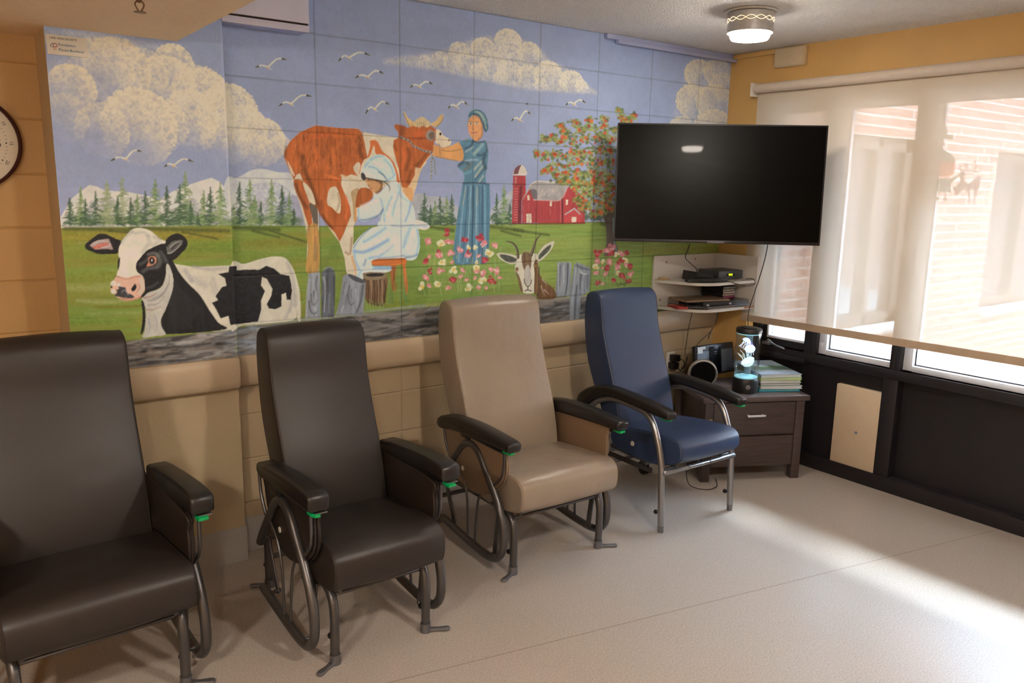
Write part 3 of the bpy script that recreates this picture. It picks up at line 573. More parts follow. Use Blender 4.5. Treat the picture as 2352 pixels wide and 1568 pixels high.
    for p, w, c, a in (([(215, 470), (235, 600), (290, 730), (345, 900)], 11, dk, .75), ([(62, 380), (56, 470)], 6, dk, .6), ([(725, 300), (735, 380), (745, 470)], 10, dk, .6), ([(150, 720), (200, 850), (250, 930)], 8, dk, .7), ([(385, 990), (430, 1060), (480, 1110)], 7, dk, .75), ([(420, 260), (560, 290), (700, 270)], 6, (200, 96, 24), .6), ([(420, 640), (500, 660), (550, 680)], 6, (214, 110, 36), .7), ([(330, 400), (350, 470), (330, 560)], 12, (216, 104, 28), .6), ([(140, 330), (120, 430), (170, 560)], 12, (206, 100, 30), .5), ([(480, 400), (500, 480), (450, 560)], 12, (208, 104, 30), .5), ([(620, 330), (600, 420), (640, 480)], 14, (150, 66, 20), .5), ([(600, 830), (620, 930), (600, 1020)], 6, (206, 90, 24), .7), ([(380, 870), (380, 960)], 6, dk, .6), ([(230, 340), (300, 300), (420, 280)], 10, (196, 84, 20), .6), ([(420, 380), (400, 470)], 9, dk, .35), ([(640, 520), (560, 560)], 9, (150, 70, 22), .5), ([(600, 1330), (640, 1340), (655, 1200)], 4.5, (140, 90, 40), .7), ([(660, 1370), (690, 1480), (700, 1540)], 6, (196, 140, 80), .8), ([(260, 1180), (280, 1300), (270, 1450)], 6, (190, 140, 60), .5), ([(330, 1200), (325, 1400)], 5, (112, 96, 80), .5), ([(320, 1130), (330, 1250)], 3, (190, 80, 30), .5)):
        v.line(E(*p), w, c, a, soft=1.5)
    for i in range(160):
        x = R.uniform(120, 770); y = R.uniform(255, 600); c = ((196, 106, 38), (136, 66, 22), (186, 92, 30), (96, 54, 22))[i % 4]
        if x > 700 and y > 480: continue
        v.line(E((x, y), (x+R.uniform(-12, 12), y+R.uniform(30, 70))), R.uniform(2, 5), c, .5, .8, soft=1.2, smooth=False)
    for p in ([(450, 770), (500, 740), (530, 770), (557, 880), (545, 982), (480, 930), (434, 890)], [(75, 505), (100, 550), (145, 645), (110, 615)], [(215, 700), (290, 770), (327, 880), (320, 902), (270, 860)], [(672, 560), (720, 520), (745, 600), (716, 642), (682, 605)]): v.poly(E(*p), cr, 1, 'mid', .1)
    v.line(E((530, 800), (545, 880), (520, 960)), 4, (150, 122, 70), .7, soft=1.3)
    v.line(E((740, 490), (735, 560), (722, 620)), 2, (190, 80, 30), .8)
    v.poly(E((650, 790), (700, 755), (720, 780), (690, 930), (700, 1050), (675, 1045), (665, 900)), (168, 126, 66), .75, 'mid', .3)
    v.poly(E((705, 800), (740, 752), (820, 762), (848, 820), (800, 885), (700, 930), (690, 900)), (158, 80, 24), 1, 'ver', .5)
    v.line(E((690, 930), (690, 1040)), 5, (196, 132, 60), .8)
    v.poly(E((820, 328), (882, 330), (930, 420), (1000, 480), (1050, 560), (1088, 692), (1062, 692), (1010, 545), (930, 462), (872, 445), (856, 372), (822, 455), (800, 478), (822, 372)), (192, 96, 34), 1)
    v.line(E((560, 640), (720, 690), (840, 700)), 5, (196, 168, 120), .6, soft=1.5)
    # neck and head
    v.poly(F((560, 680), (440, 830), (370, 1000), (340, 1120), (300, 1250), (262, 1345), (140, 1190), (200, 1150), (300, 990), (318, 865), (380, 885), (480, 750), (545, 690)), (202, 170, 130), 1, 'mid', .1)
    v.poly(F((150, 1180), (260, 1150), (290, 1250), (262, 1345)), (198, 136, 70), .8)
    v.poly(F((28, 290), (60, 275), (130, 290), (190, 310), (215, 332), (260, 280), (400, 290), (540, 300), (605, 345), (612, 480), (580, 520), (572, 640), (545, 680), (480, 750), (400, 872), (380, 887), (320, 865), (312, 980), (250, 1100), (200, 1160), (140, 1150), (112, 1050), (90, 900), (30, 680), (14, 600), (20, 500), (90, 462), (80, 380), (40, 335)), (172, 84, 26), 1, 'ver', .34, smooth=False)
    for p, w, c, a in (([(150, 330), (140, 400)], 12, dk, .6), ([(220, 620), (240, 720), (200, 900)], 9, dk, .6), ([(470, 690), (400, 790), (330, 850)], 9, dk, .6), ([(260, 920), (220, 1080)], 9, dk, .6), ([(30, 560), (60, 640)], 5, dk, .5), ([(150, 620), (170, 760), (130, 860)], 8, (206, 92, 24), .6), ([(320, 420), (420, 400)], 12, (200, 84, 22), .6), ([(440, 560), (520, 620)], 10, (150, 66, 22), .5), ([(100, 460), (250, 480), (450, 460)], 4, (140, 50, 16), .5)): v.line(F(*p), w, c, a, soft=1.5)
    v.poly(F((610, 350), (670, 370), (710, 430), (790, 480), (817, 512), (802, 562), (740, 592), (690, 594), (650, 562), (598, 532), (605, 470)), (208, 186, 160), 1, 'mid', .08)
    v.poly(F((600, 540), (650, 570), (700, 600), (800, 570), (770, 600), (690, 620)), (150, 110, 70), .6)
    v.line(F((640, 540), (660, 570)), 2, (120, 90, 60), .7); v.dot(*F((790, 498))[0], 2.4, (130, 80, 50)); v.dot(*F((668, 410))[0], 3, (40, 34, 34), 4)
    v.dot(*F((535, 430))[0], 12.2, (138, 126, 118), 13.5, 1, .3); v.dot(*F((545, 430))[0], 9, (100, 76, 64), 11, .9, .4, rag=.3)
    v.poly(F((285, 262), (340, 210), (410, 175), (470, 205), (530, 265), (490, 320), (420, 300), (380, 320), (300, 300)), (190, 164, 124), 1, 'fine', .2)
    for x in (350, 375, 400, 430, 455): v.line(F((x, 250), (x+5, 310)), 1.3, (96, 80, 60), .7)
    v.poly(F((158, 92), (180, 120), (220, 190), (290, 240), (300, 285), (240, 312), (195, 240), (165, 150)), (192, 156, 104), 1, 'mid', .25)
    v.line(F((160, 130), (200, 220), (240, 300)), 2.5, (110, 86, 60), .7)
    v.poly(F((530, 275), (600, 232), (650, 170), (685, 138), (712, 160), (692, 230), (640, 295), (600, 318)), (188, 152, 100), 1, 'mid', .25)
    v.line(F((705, 180), (680, 240), (610, 310)), 2.5, (120, 92, 60), .7)
    v.line(F((120, 455), (230, 505), (290, 572), (370, 612), (440, 642), (548, 664)), 4.2, (140, 140, 138), 1)
    v.line(F((125, 462), (235, 510), (295, 578), (375, 618), (445, 648), (548, 668)), 3., (60, 60, 64), .9, dash=2.6)
    v.line(F((556, 700), (545, 800), (548, 900), (540, 1030)), 2.4, (168, 158, 120), 1); v.line(F((556, 700), (545, 800), (548, 900), (540, 1030)), 2.2, (74, 70, 66), .9, dash=3.)
    v.line(F((560, 740), (590, 800), (590, 880), (603, 965)), 2., (150, 140, 110), 1); v.line(F((560, 740), (590, 800), (590, 880), (603, 965)), 2, (66, 62, 60), .9, dash=3.)
    # --- standing woman
    v.poly(F((572, 560), (650, 582), (700, 602), (800, 580), (930, 528), (985, 620), (992, 765), (900, 782), (720, 748), (600, 722), (555, 700), (570, 640)), (204, 142, 78), 1, 'mid', .12)
    for p in ([(680, 630), (800, 650), (960, 620)], [(600, 720), (760, 755), (900, 782)], [(655, 600), (665, 710)]): v.line(F(*p), 2.2, (136, 92, 54), .7)
    v.poly([(1062, 422), (1124, 424), (1125, 470), (1124, 520), (1122, 567), (1118, 600), (1114, 606), (1045, 608), (1039, 594), (1041, 567), (1047, 520), (1052, 480)], (78, 118, 142), 1, 'ver', .35, smooth=False)
    for x0, x1, c, w in ((1068, 1052, (120, 154, 172), 4), (1074, 1062, (50, 82, 108), 4), (1081, 1072, (132, 160, 172), 4), (1087, 1082, (44, 74, 98), 4.5), (1094, 1094, (136, 162, 170), 4.5), (1100, 1101, (60, 92, 116), 4), (1107, 1108, (46, 70, 94), 5), (1112, 1113, (110, 146, 164), 4), (1119, 1118, (66, 104, 128), 4)):
        v.line([(x0, 428), ((x0+x1)/2+R.uniform(-1, 1), 510), (x1, 600)], w*.8, c, .75, w, soft=1.2)
    for x0, x1 in ((1070, 1062), (1096, 1096)): v.line([(x0, 432), (x1, 470)], 1.8, (170, 150, 110), .7)
    v.poly(F((928, 530), (1060, 468), (1110, 500), (1180, 530), (1290, 500), (1320, 600), (1332, 700), (1312, 880), (1290, 980), (1302, 1095), (985, 1100), (1000, 1000), (980, 930), (922, 892), (914, 820), (980, 785), (992, 700), (978, 620)), (78, 118, 140), 1, 'mid', .18, smooth=False)
    for p, w, c in (([(950, 540), (1020, 500), (1080, 490)], 6, (86, 132, 158)), ([(1010, 610), (1080, 580), (1120, 520)], 5, (44, 66, 88)), ([(1010, 660), (1080, 620), (1120, 590)], 3.5, (150, 162, 160)), ([(1130, 690), (1200, 620), (1250, 560)], 7, (132, 164, 170)), ([(1140, 680), (1190, 610)], 3, (156, 160, 140)), ([(920, 850), (1000, 790), (1060, 830)], 7, (56, 70, 88)), ([(1010, 780), (1100, 770), (1190, 770)], 4, (138, 160, 172)), ([(1000, 900), (1060, 870), (1090, 820)], 7, (100, 104, 96)), ([(1140, 900), (1200, 830), (1240, 790)], 6, (150, 160, 150)), ([(1150, 1000), (1220, 900), (1260, 850)], 5, (160, 160, 140)), ([(1290, 700), (1260, 780), (1290, 880)], 9, (40, 60, 78)), ([(1200, 1080), (1260, 990)], 4, (160, 165, 150)), ([(1180, 700), (1250, 700), (1310, 640)], 6, (52, 76, 96)), ([(1150, 1050), (1220, 960), (1270, 900)], 5, (56, 84, 108)), ([(1000, 960), (1080, 930)], 6, (96, 140, 160)), ([(1300, 540), (1320, 660)], 5, (60, 86, 104)), ([(985, 1095), (1150, 1085), (1340, 1108)], 3.5, (26, 60, 78))):
        v.line(F(*p), w, c, .8, soft=1.2)
    v.poly(F((1065, 200), (1130, 150), (1200, 165), (1240, 240), (1255, 350), (1240, 440), (1175, 512), (1120, 482), (1075, 420), (1050, 340), (1050, 260)), (202, 138, 84), 1, 'fine', .12)
    v.line(F((1245, 320), (1245, 430), (1180, 505)), 4, (150, 92, 50), .7, soft=1.2); v.line(F((1062, 300), (1070, 400)), 4, (206, 130, 104), .6)
    for ex in (1085, 1168): v.dot(*F((ex, 266))[0], 4.2, (196, 186, 172), 2.6); v.dot(*F((ex+2, 266))[0], 2, (52, 62, 70)); v.line(F((ex-25, 245), (ex, 236), (ex+25, 246)), 1.4, (92, 66, 44), .9)
    v.line(F((1118, 280), (1112, 335), (1128, 348)), 1.8, (140, 84, 50), .8)
    v.line(F((1088, 384), (1120, 396), (1180, 382)), 2.2, (150, 74, 62), .9); v.line(F((1105, 404), (1160, 402)), 1.6, (196, 130, 110), .8)
    for p in ([(1130, 150), (1080, 190), (1050, 250), (1030, 350)], [(1150, 160), (1160, 200)], [(1170, 160), (1195, 210)], [(1100, 165), (1040, 220), (1015, 250)], [(1120, 150), (1118, 200)]): v.line(F(*p), 2, (136, 118, 106), .8, .8)
    v.poly(F((1055, 185), (1075, 112), (1150, 72), (1230, 88), (1290, 150), (1320, 230), (1332, 320), (1312, 375), (1278, 372), (1250, 250), (1200, 165), (1130, 140)), (58, 100, 118), 1, 'mid', .2)
    for p, c, w in (([(1140, 100), (1220, 130), (1270, 210)], (150, 166, 156), 3.4), ([(1180, 95), (1260, 150), (1300, 260)], (116, 150, 160), 3), ([(1130, 140), (1200, 170), (1250, 280), (1280, 360)], (30, 56, 76), 3), ([(1210, 130), (1275, 240), (1300, 340)], (160, 168, 150), 2.2), ([(1080, 120), (1150, 90)], (70, 120, 140), 3)): v.line(F(*p), w, c, .85, soft=1.)
    v.line(F((1110, 490), (1180, 530), (1280, 510)), 3, (40, 58, 74), .8)
    v.line(F((1000, 490), (1060, 470)), 3, (150, 130, 120), .6)
    # --- milking woman on a stool
    v.poly(G((580, 1400), (652, 1400), (640, 1560), (650, 1700), (610, 1700), (590, 1560)), (150, 86, 36), 1, 'ver', .6)
    v.poly(G((715, 1340), (770, 1350), (765, 1450), (790, 1640), (775, 1760), (745, 1620), (730, 1450)), (178, 96, 36), 1, 'ver', .4)
    v.poly(G((395, 1410), (440, 1420), (425, 1480), (385, 1480)), (130, 96, 60))
    lb = (190, 197, 202)
    v.poly(G((440, 960), (560, 945), (870, 945), (920, 1050), (928, 1200), (900, 1310), (850, 1352), (770, 1352), (740, 1330), (420, 1345), (370, 1380), (400, 1430), (580, 1430), (585, 1480), (480, 1500), (300, 1500), (272, 1570), (200, 1570), (190, 1420), (150, 1280), (150, 1200), (220, 1090), (330, 1000)), lb, 1, 'mid', .08)
    v.poly(G((390, 590), (470, 560), (560, 470), (650, 440), (695, 480), (720, 560), (800, 650), (862, 760), (878, 900), (870, 962), (550, 962), (440, 955), (460, 870), (450, 830), (380, 870), (290, 905), (220, 885), (205, 760), (260, 730), (380, 650)), lb, 1, 'mid', .08)
    v.poly(G((870, 890), (960, 900), (1045, 960), (990, 1002), (900, 975)), (196, 186, 176))
    bl = (126, 164, 194); dbl = (70, 106, 134); pk = (206, 190, 176)
    for p, w, c, a in (([(600, 620), (560, 720), (540, 780)], 5, bl, .7), ([(690, 560), (640, 700), (610, 830)], 6, bl, .7), ([(820, 700), (800, 800), (760, 900)], 5, (110, 140, 180), .7), ([(470, 640), (500, 740), (520, 900)], 5, bl, .7), ([(500, 760), (450, 830), (330, 880), (230, 890)], 4.5, dbl, .75), ([(215, 760), (220, 850), (240, 890)], 3.5, bl, .8), ([(680, 480), (720, 620), (830, 680)], 4, bl, .6), ([(490, 780), (460, 900)], 4, dbl, .6), ([(360, 975), (240, 1090), (160, 1210)], 3, dbl, .7), ([(530, 980), (400, 1070), (280, 1140)], 6, bl, .8), ([(560, 1120), (400, 1210), (270, 1260), (170, 1250)], 7, (96, 140, 180), .75), ([(620, 1180), (480, 1290), (340, 1330)], 6, bl, .8), ([(820, 970), (770, 1100), (740, 1200)], 7, bl, .7), ([(900, 1000), (915, 1150), (890, 1280)], 5, bl, .8), ([(760, 1320), (840, 1310), (900, 1290)], 6, (84, 118, 138), .7), ([(440, 1330), (600, 1320), (740, 1300)], 4, (90, 110, 126), .6), ([(300, 1350), (280, 1410)], 5, (80, 110, 140), .6), ([(165, 1240), (180, 1350), (220, 1460)], 5, bl, .8), ([(400, 1440), (580, 1440)], 8, (104, 154, 192), .8), ([(250, 730), (380, 680), (450, 660)], 7, pk, .7), ([(260, 1200), (420, 1150), (560, 1050)], 8, pk, .7), ([(560, 830), (600, 700), (660, 600)], 8, pk, .6), ([(400, 1290), (560, 1220), (640, 1120)], 8, pk, .6), ([(780, 1250), (830, 1120), (860, 1020)], 7, pk, .6), ([(860, 960), (950, 955), (1020, 960)], 3, bl, .8), ([(600, 950), (700, 960), (860, 945)], 3, (96, 120, 140), .6), ([(700, 1250), (690, 1120)], 6, pk, .4), ([(250, 1480), (210, 1540)], 5, bl, .6)):
        v.line(G(*p), w, c, a, soft=1.4)
    v.poly(G((305, 400), (400, 412), (480, 435), (500, 510), (445, 572), (400, 572), (360, 535), (322, 485)), (186, 134, 86), 1, 'fine', .15)
    v.line(G((325, 480), (345, 500), (335, 492)), 1.4, (120, 60, 40), .8); v.line(G((350, 520), (385, 515)), 1.4, (130, 70, 56), .8)
    v.line(G((430, 430), (480, 470), (470, 540), (430, 570)), 6, (104, 66, 40), .8, soft=1.2); v.line(G((300, 400), (400, 420), (560, 440)), 3.4, (50, 42, 42), .9)
    for p in ([(470, 440), (560, 470), (590, 540)], [(520, 450), (570, 500), (575, 555)], [(480, 450), (530, 490)], [(330, 415), (350, 440)]): v.line(G(*p), 3, (70, 56, 50), .8, 1)
    v.poly(G((330, 180), (430, 128), (520, 140), (590, 200), (632, 290), (655, 380), (645, 432), (540, 436), (400, 408), (300, 380), (252, 345), (280, 270)), (184, 198, 204), 1, 'mid', .08)
    for p, w, c in (([(350, 190), (430, 150), (500, 150)], 5, bl), ([(340, 270), (420, 290), (520, 380)], 4, (104, 148, 172)), ([(450, 330), (510, 370), (540, 420)], 3.5, (50, 92, 110)), ([(520, 190), (590, 260), (620, 350)], 5, bl), ([(400, 220), (480, 260)], 8, pk), ([(420, 380), (350, 360), (280, 340)], 5, pk), ([(540, 430), (600, 400), (645, 350)], 4, bl), ([(290, 270), (330, 220)], 5, bl), ([(450, 200), (560, 300)], 6, (196, 204, 204))): v.line(G(*p), w, c, .7, soft=1.3)
    v.poly(G((248, 345), (275, 340), (300, 385), (295, 425), (262, 420), (246, 385)), (54, 50, 56))
    v.poly(G((368, 1365), (430, 1340), (600, 1335), (755, 1330), (765, 1385), (700, 1405), (600, 1415), (405, 1415), (375, 1395)), (192, 98, 24), 1, 'hor', .3)
    v.line(G((400, 1352), (560, 1345), (750, 1340)), 3, (104, 62, 30), .7)
    # --- bucket and fence posts
    K = fr(680, 580, 7.35)
    for x in (1540, 1580, 1620, 1660, 1720, 1760, 1820, 1860): v.line(K((x, 820+R.uniform(-60, 60)), (x+R.uniform(-30, 30), 420+R.uniform(-80, 80))), 2.6, ((56, 124, 84), (112, 150, 70), (86, 140, 110))[int(x) % 3], .6, .8)
    v.poly(K((1140, 420), (1520, 400), (1512, 700), (1480, 880), (1380, 900), (1250, 870), (1170, 780)), (98, 72, 50), 1, 'ver', .9)
    for x in (1210, 1260, 1310, 1380, 1440, 1490): v.line(K((x, 470), (x+10, 620), (x+5, 850)), 3.2, ((156, 128, 104), (58, 44, 34))[(x//10) % 2], .7, 2)
    v.poly(K((1122, 375), (1140, 342), (1300, 328), (1500, 338), (1526, 372), (1500, 425), (1380, 458), (1220, 458), (1140, 432)), (126, 108, 84), 1, 'fine', .15)
    v.poly(K((1160, 375), (1250, 350), (1420, 348), (1480, 370), (1420, 398), (1250, 406)), (36, 34, 34))
    for x in (1170, 1200, 1240, 1290, 1340, 1390, 1420, 1460): v.line(K((x+8, 960), (x-6, 820+R.uniform(-40, 20))), 3, (124, 148, 84), .8, .8)
    def post(P, edge, c1, c2, strokes):
        v.poly(P, c1, 1, 'ver', 1.3, c2, smooth=False)
        for p, w, c in strokes: v.line(p, w, c, .8, max(w*.5, 1), soft=1.2)
    post(K((205, 355), (395, 322), (405, 1100), (150, 1112), (172, 650)), 0, (124, 126, 134), (146, 148, 156), ((K((350, 400), (330, 560), (345, 640)), 3, (60, 60, 66)), (K((295, 650), (290, 760)), 3, (20, 20, 22)), (K((250, 700), (260, 840), (310, 880), (360, 800)), 3, (72, 72, 78)), (K((215, 820), (230, 960), (290, 1030), (345, 1000)), 4, (64, 64, 70)), (K((220, 450), (210, 700)), 3, (164, 164, 170)), (K((300, 930), (320, 980)), 3, (176, 172, 172))))
    post(K((430, 335), (480, 285), (560, 240), (628, 290), (657, 350), (652, 600), (640, 1090), (430, 1092)), 0, (74, 77, 86), (98, 100, 110), ((K((460, 420), (490, 600), (470, 1000)), 5, (146, 146, 154)), (K((640, 400), (640, 900)), 4, (46, 44, 48)), (K((520, 400), (510, 800)), 6, (60, 62, 70)), (K((560, 700), (555, 1000)), 6, (104, 108, 118)), (K((480, 270), (560, 245), (620, 280)), 3, (132, 136, 148))))
    post(K((785, 410), (850, 352), (960, 378), (1172, 480), (1162, 650), (1130, 1045), (668, 1052), (740, 750)), 0, (118, 121, 132), (140, 142, 152), ((K((1120, 560), (1090, 800), (1020, 1000)), 8, (70, 72, 80)), (K((900, 560), (870, 700), (890, 840), (930, 880), (975, 830)), 3, (68, 70, 78)), (K((930, 620), (920, 730), (950, 770)), 2.5, (84, 86, 92)), (K((820, 500), (780, 700)), 4, (92, 94, 104)), (K((790, 900), (760, 1000)), 4, (166, 164, 168)), (K((1000, 620), (990, 760)), 3, (168, 168, 172)), (K((850, 700), (820, 950)), 3, (98, 98, 106))))
    v.poly(K((868, 365), (960, 378), (1165, 480), (1120, 515), (1000, 485), (920, 435)), (70, 73, 82), 1, 'fine', .2)
    Q = fr(1180, 520, 7.35)
    post(Q((730, 600), (962, 602), (972, 660), (940, 1165), (690, 1192), (722, 800)), 0, (112, 114, 122), (134, 134, 140), ((Q((910, 640), (900, 900), (870, 1150)), 6, (56, 60, 68)), (Q((780, 660), (770, 1000)), 4, (74, 76, 82)), (Q((830, 680), (840, 950)), 4, (156, 154, 156)), (Q((750, 620), (740, 1100)), 4, (150, 148, 150))))
    post(Q((1010, 650), (1060, 600), (1280, 690), (1298, 760), (1270, 1085), (1125, 1185), (1100, 1560), (930, 1590), (945, 1100)), 0, (108, 110, 118), (130, 130, 136), ((Q((1060, 660), (1150, 700), (1270, 730)), 7, (74, 76, 82)), (Q((1120, 760), (1170, 800), (1230, 800)), 4, (170, 168, 166)), (Q((1130, 820), (1110, 1050)), 5, (62, 64, 70)), (Q((1240, 830), (1230, 1050)), 6, (76, 78, 86)), (Q((1040, 700), (1000, 1100), (980, 1500)), 4, (152, 150, 152)), (Q((1060, 1000), (1030, 1300), (1020, 1560)), 5, (72, 72, 78))))
    # --- barn and silo
    S = fr(1160, 360, 8.4)
    v.poly(S((320, 830), (460, 620), (500, 640), (540, 820), (1060, 820), (1190, 600), (1270, 560), (1530, 800), (1530, 1280), (318, 1278)), (158, 52, 56), 1, 'ver', .22, smooth=False)
    for i in range(34):
        x = R.uniform(330, 1500); y = R.uniform(860, 1150); v.line(S((x, y), (x, y+R.uniform(60, 200))), 1.2, ((186, 100, 100), (112, 34, 40))[i % 2], .6, smooth=False)
    v.poly(S((305, 822), (450, 590), (480, 560), (590, 472), (1250, 488), (1190, 610), (1060, 832), (545, 832), (500, 700), (470, 625), (335, 828)), (148, 140, 140), 1, 'mid', .2, smooth=False)
    v.poly(S((480, 640), (600, 650), (605, 820), (545, 820)), (92, 86, 90), .9)
    for i in range(16):
        x = R.uniform(640, 1100); y = R.uniform(600, 760); v.line(S((x, y+60), (x+50, y)), 2.5, (190, 170, 152), .5, 1)
    v.line(S((470, 560), (600, 480), (900, 490), (1240, 490)), 2.6, (204, 186, 166), .8); v.line(S((545, 832), (800, 838), (1060, 832), (1190, 610)), 2.4, (190, 160, 156), .8)
    v.line(S((1095, 830), (1100, 1270)), 6, (88, 34, 42), .8); v.line(S((1068, 840), (1070, 1270)), 2.5, (190, 90, 96), .8)
    v.poly(S((1140, 1120), (1330, 1015), (1450, 1115), (1450, 1275), (1128, 1275)), (178, 56, 60), 1, smooth=False)
    v.line(S((1150, 1112), (1330, 1000), (1440, 1105)), 3.2, (160, 152, 154), 1, smooth=False)
    for q in ([(400, 1105), (500, 1100), (506, 1275), (408, 1277)], [(1275, 1160), (1368, 1158), (1366, 1260), (1278, 1262)], [(420, 740), (466, 744), (468, 842), (424, 838)], [(855, 856), (902, 862), (892, 958), (853, 952)], [(1165, 828), (1212, 830), (1202, 932), (1163, 924)]): v.poly(S(*q), (196, 178, 158), 1, 'fine', .2, smooth=False)
    v.line(S((455, 1120), (458, 1270)), 1.2, (130, 70, 66), .8)
    v.poly(S((150, 362), (390, 360), (392, 700), (312, 840), (310, 1278), (128, 1280), (140, 700)), (156, 48, 54), 1, 'fine', .2, smooth=False)
    v.line(S((300, 600), (280, 900), (270, 1260)), 9, (84, 34, 44), .8, 9); v.line(S((200, 400), (195, 520)), 5, (180, 110, 108), .8)
    for y in range(620, 1260, 50): v.line(S((170, y), (230, y+4)), 2.5, (186, 110, 108), .6)
    v.line(S((145, 540), (390, 540)), 2.4, (106, 20, 28), .9)
    v.poly(S((158, 345), (180, 240), (240, 180), (300, 164), (360, 190), (396, 260), (402, 352)), (186, 172, 160), 1, smooth=True)
    v.poly(S((158, 345), (180, 240), (240, 180), (300, 168), (262, 260), (240, 345)), (104, 60, 68), 1)
    v.line(S((158, 352), (270, 345), (390, 352)), 2.4, (196, 190, 186), 1)
    v.line(S((120, 1290), (800, 1296), (1540, 1286)), 2.5, (110, 16, 22), .9)
    # --- orchard tree
    T = fr(1100, 0, 3.734); U = fr(1100, 400, 3.734)
    v.poly(U((1050, 300), (1120, 250), (1165, 300), (1170, 560), (1190, 650), (1150, 690), (1070, 700), (1090, 600), (1085, 450)), (96, 82, 72), 1, 'ver', .4)
    v.line(U((1150, 380), (1155, 560), (1175, 650)), 5, (118, 146, 152), .8)
    for p, w in ((U((1090, 420), (1060, 360), (1000, 315), (955, 305)), 4), (U((1110, 350), (1070, 200), (1000, 80)), 4.5), (U((1120, 300), (1100, 100), (1090, -60)), 5), (T((1120, 1500), (1110, 1300), (1060, 1150)), 3), (T((1000, 1500), (900, 1400), (760, 1330)), 3), (T((1040, 1300), (900, 1180), (820, 1060)), 2.6)): v.line(p, w, (92, 76, 62), .9, 2)
    reg = [(T(p)[0], r) for p, r in (((700, 1080), 6), ((720, 1130), 7), ((740, 1180), 8), ((560, 1190), 8), ((620, 1180), 9), ((680, 1210), 9), ((800, 1220), 10), ((830, 1060), 7), ((870, 1110), 8), ((940, 1090), 10), ((950, 1030), 6), ((1070, 1020), 6), ((1060, 1090), 9), ((1070, 1160), 10), ((900, 1190), 9), ((1000, 1180), 9), ((1130, 1200), 8), ((1160, 1110), 7), ((1195, 945), 5), ((1220, 1000), 7), ((1330, 1000), 5), ((1290, 1035), 6), ((1245, 1030), 7),
           ((490, 1320), 5), ((560, 1330), 8), ((630, 1340), 9), ((720, 1340), 10), ((800, 1310), 9), ((880, 1300), 9), ((960, 1310), 11), ((1040, 1290), 11), ((1120, 1290), 9), ((600, 1440), 8), ((680, 1430), 9), ((760, 1420), 9), ((860, 1380), 9), ((950, 1400), 11), ((1040, 1400), 12), ((1130, 1400), 9), ((560, 1470), 5), ((660, 1500), 8), ((740, 1490), 8), ((840, 1480), 9), ((930, 1490), 11), ((1020, 1490), 11), ((1120, 1500), 9), ((700, 1550), 6), ((810, 1560), 8), ((900, 1570), 9), ((1000, 1580), 11), ((1100, 1590), 10))]
    reg += [(U(p)[0], r) for p, r in (((760, 60), 8), ((840, 60), 9), ((900, 90), 10), ((980, 60), 12), ((1080, 60), 12), ((1140, 120), 8), ((830, 120), 8), ((900, 150), 9), ((980, 150), 11), ((1060, 160), 11), ((1140, 200), 8), ((860, 210), 7), ((920, 230), 9), ((880, 280), 7), ((930, 300), 8), ((1010, 240), 9), ((1080, 250), 9), ((1130, 290), 8), ((980, 340), 7), ((1040, 330), 7))]
    cols = ((92, 104, 52), (122, 132, 70), (140, 146, 86), (74, 88, 50), (132, 124, 54))
    for (x, y), r in reg:
        for i in range(22): v.dot(x+R.normal()*r*.8, y+R.normal()*r*.65, R.uniform(3, 6), cols[R.randint(5)], R.uniform(2.4, 5), .85, .6)
        for i in range(R.randint(2, 6)): v.dot(x+R.normal()*r*.6, y+R.normal()*r*.5, R.uniform(2.4, 5.2), ((178, 66, 30), (188, 92, 36), (160, 44, 26))[R.randint(3)], None, .9, .6)
    # --- goat
    br = (108, 82, 58)
    v.poly(U((500, 780), (515, 850), (560, 915), (640, 985), (655, 1060), (560, 1075), (500, 1060), (490, 1000), (500, 900)), (104, 72, 44), 1, 'ver', .5)
    for p in (((540, 900), (580, 950)), ((555, 990), (600, 1030)), ((530, 960), (560, 1040))): v.line(U(*p), 3, (176, 164, 150), .6, 1)
    v.line(U((510, 800), (505, 900), (500, 1040)), 6, (52, 52, 52), .7)
    v.poly(U((150, 682), (200, 674), (290, 690), (350, 722), (335, 756), (270, 772), (200, 742), (165, 712)), (178, 168, 150))
    v.poly(U((172, 690), (250, 696), (322, 728), (290, 756), (220, 742)), (72, 72, 66), 1, 'fine', .4)
    v.poly(U((498, 695), (530, 640), (570, 602), (642, 574), (622, 640), (572, 702), (512, 752), (495, 745)), (178, 168, 150))
    v.poly(U((515, 690), (568, 632), (615, 605), (600, 652), (552, 700), (513, 730)), (70, 72, 60), 1, 'fine', .5)
    v.poly(U((340, 700), (370, 680), (400, 664), (460, 680), (496, 690), (502, 800), (494, 900), (482, 1010), (368, 1010), (350, 910), (312, 850), (305, 790), (330, 740)), (190, 178, 160), 1, 'mid', .08)
    v.poly(U((365, 690), (400, 664), (445, 690), (445, 780), (425, 850), (390, 830), (368, 770)), br, 1, 'ver', .4)
    v.poly(U((310, 838), (330, 850), (355, 910), (375, 1010), (350, 990), (330, 900)), br); v.poly(U((470, 760), (502, 750), (500, 1010), (472, 1010), (476, 880)), (112, 80, 50), 1, 'ver', .4)
    v.poly(U((395, 800), (425, 780), (445, 860), (440, 920), (415, 945), (388, 920), (385, 860)), (164, 154, 146), 1, 'ver', .15)
    for p in (((385, 900), (392, 935), (416, 962), (440, 938), (448, 905)), ((416, 962), (416, 990)), ((390, 1000), (416, 992), (446, 1000))): v.line(U(*p), 2.6, (48, 46, 46), .9)
    for x, y in ((322, 816), (480, 782)): v.dot(*U((x, y))[0], 4.4, (50, 40, 34), 5.4); v.dot(*U((x, y+2))[0], 3, (176, 124, 60), 3.6); v.dot(*U((x, y))[0], 1.4, (30, 24, 22), 1.8)
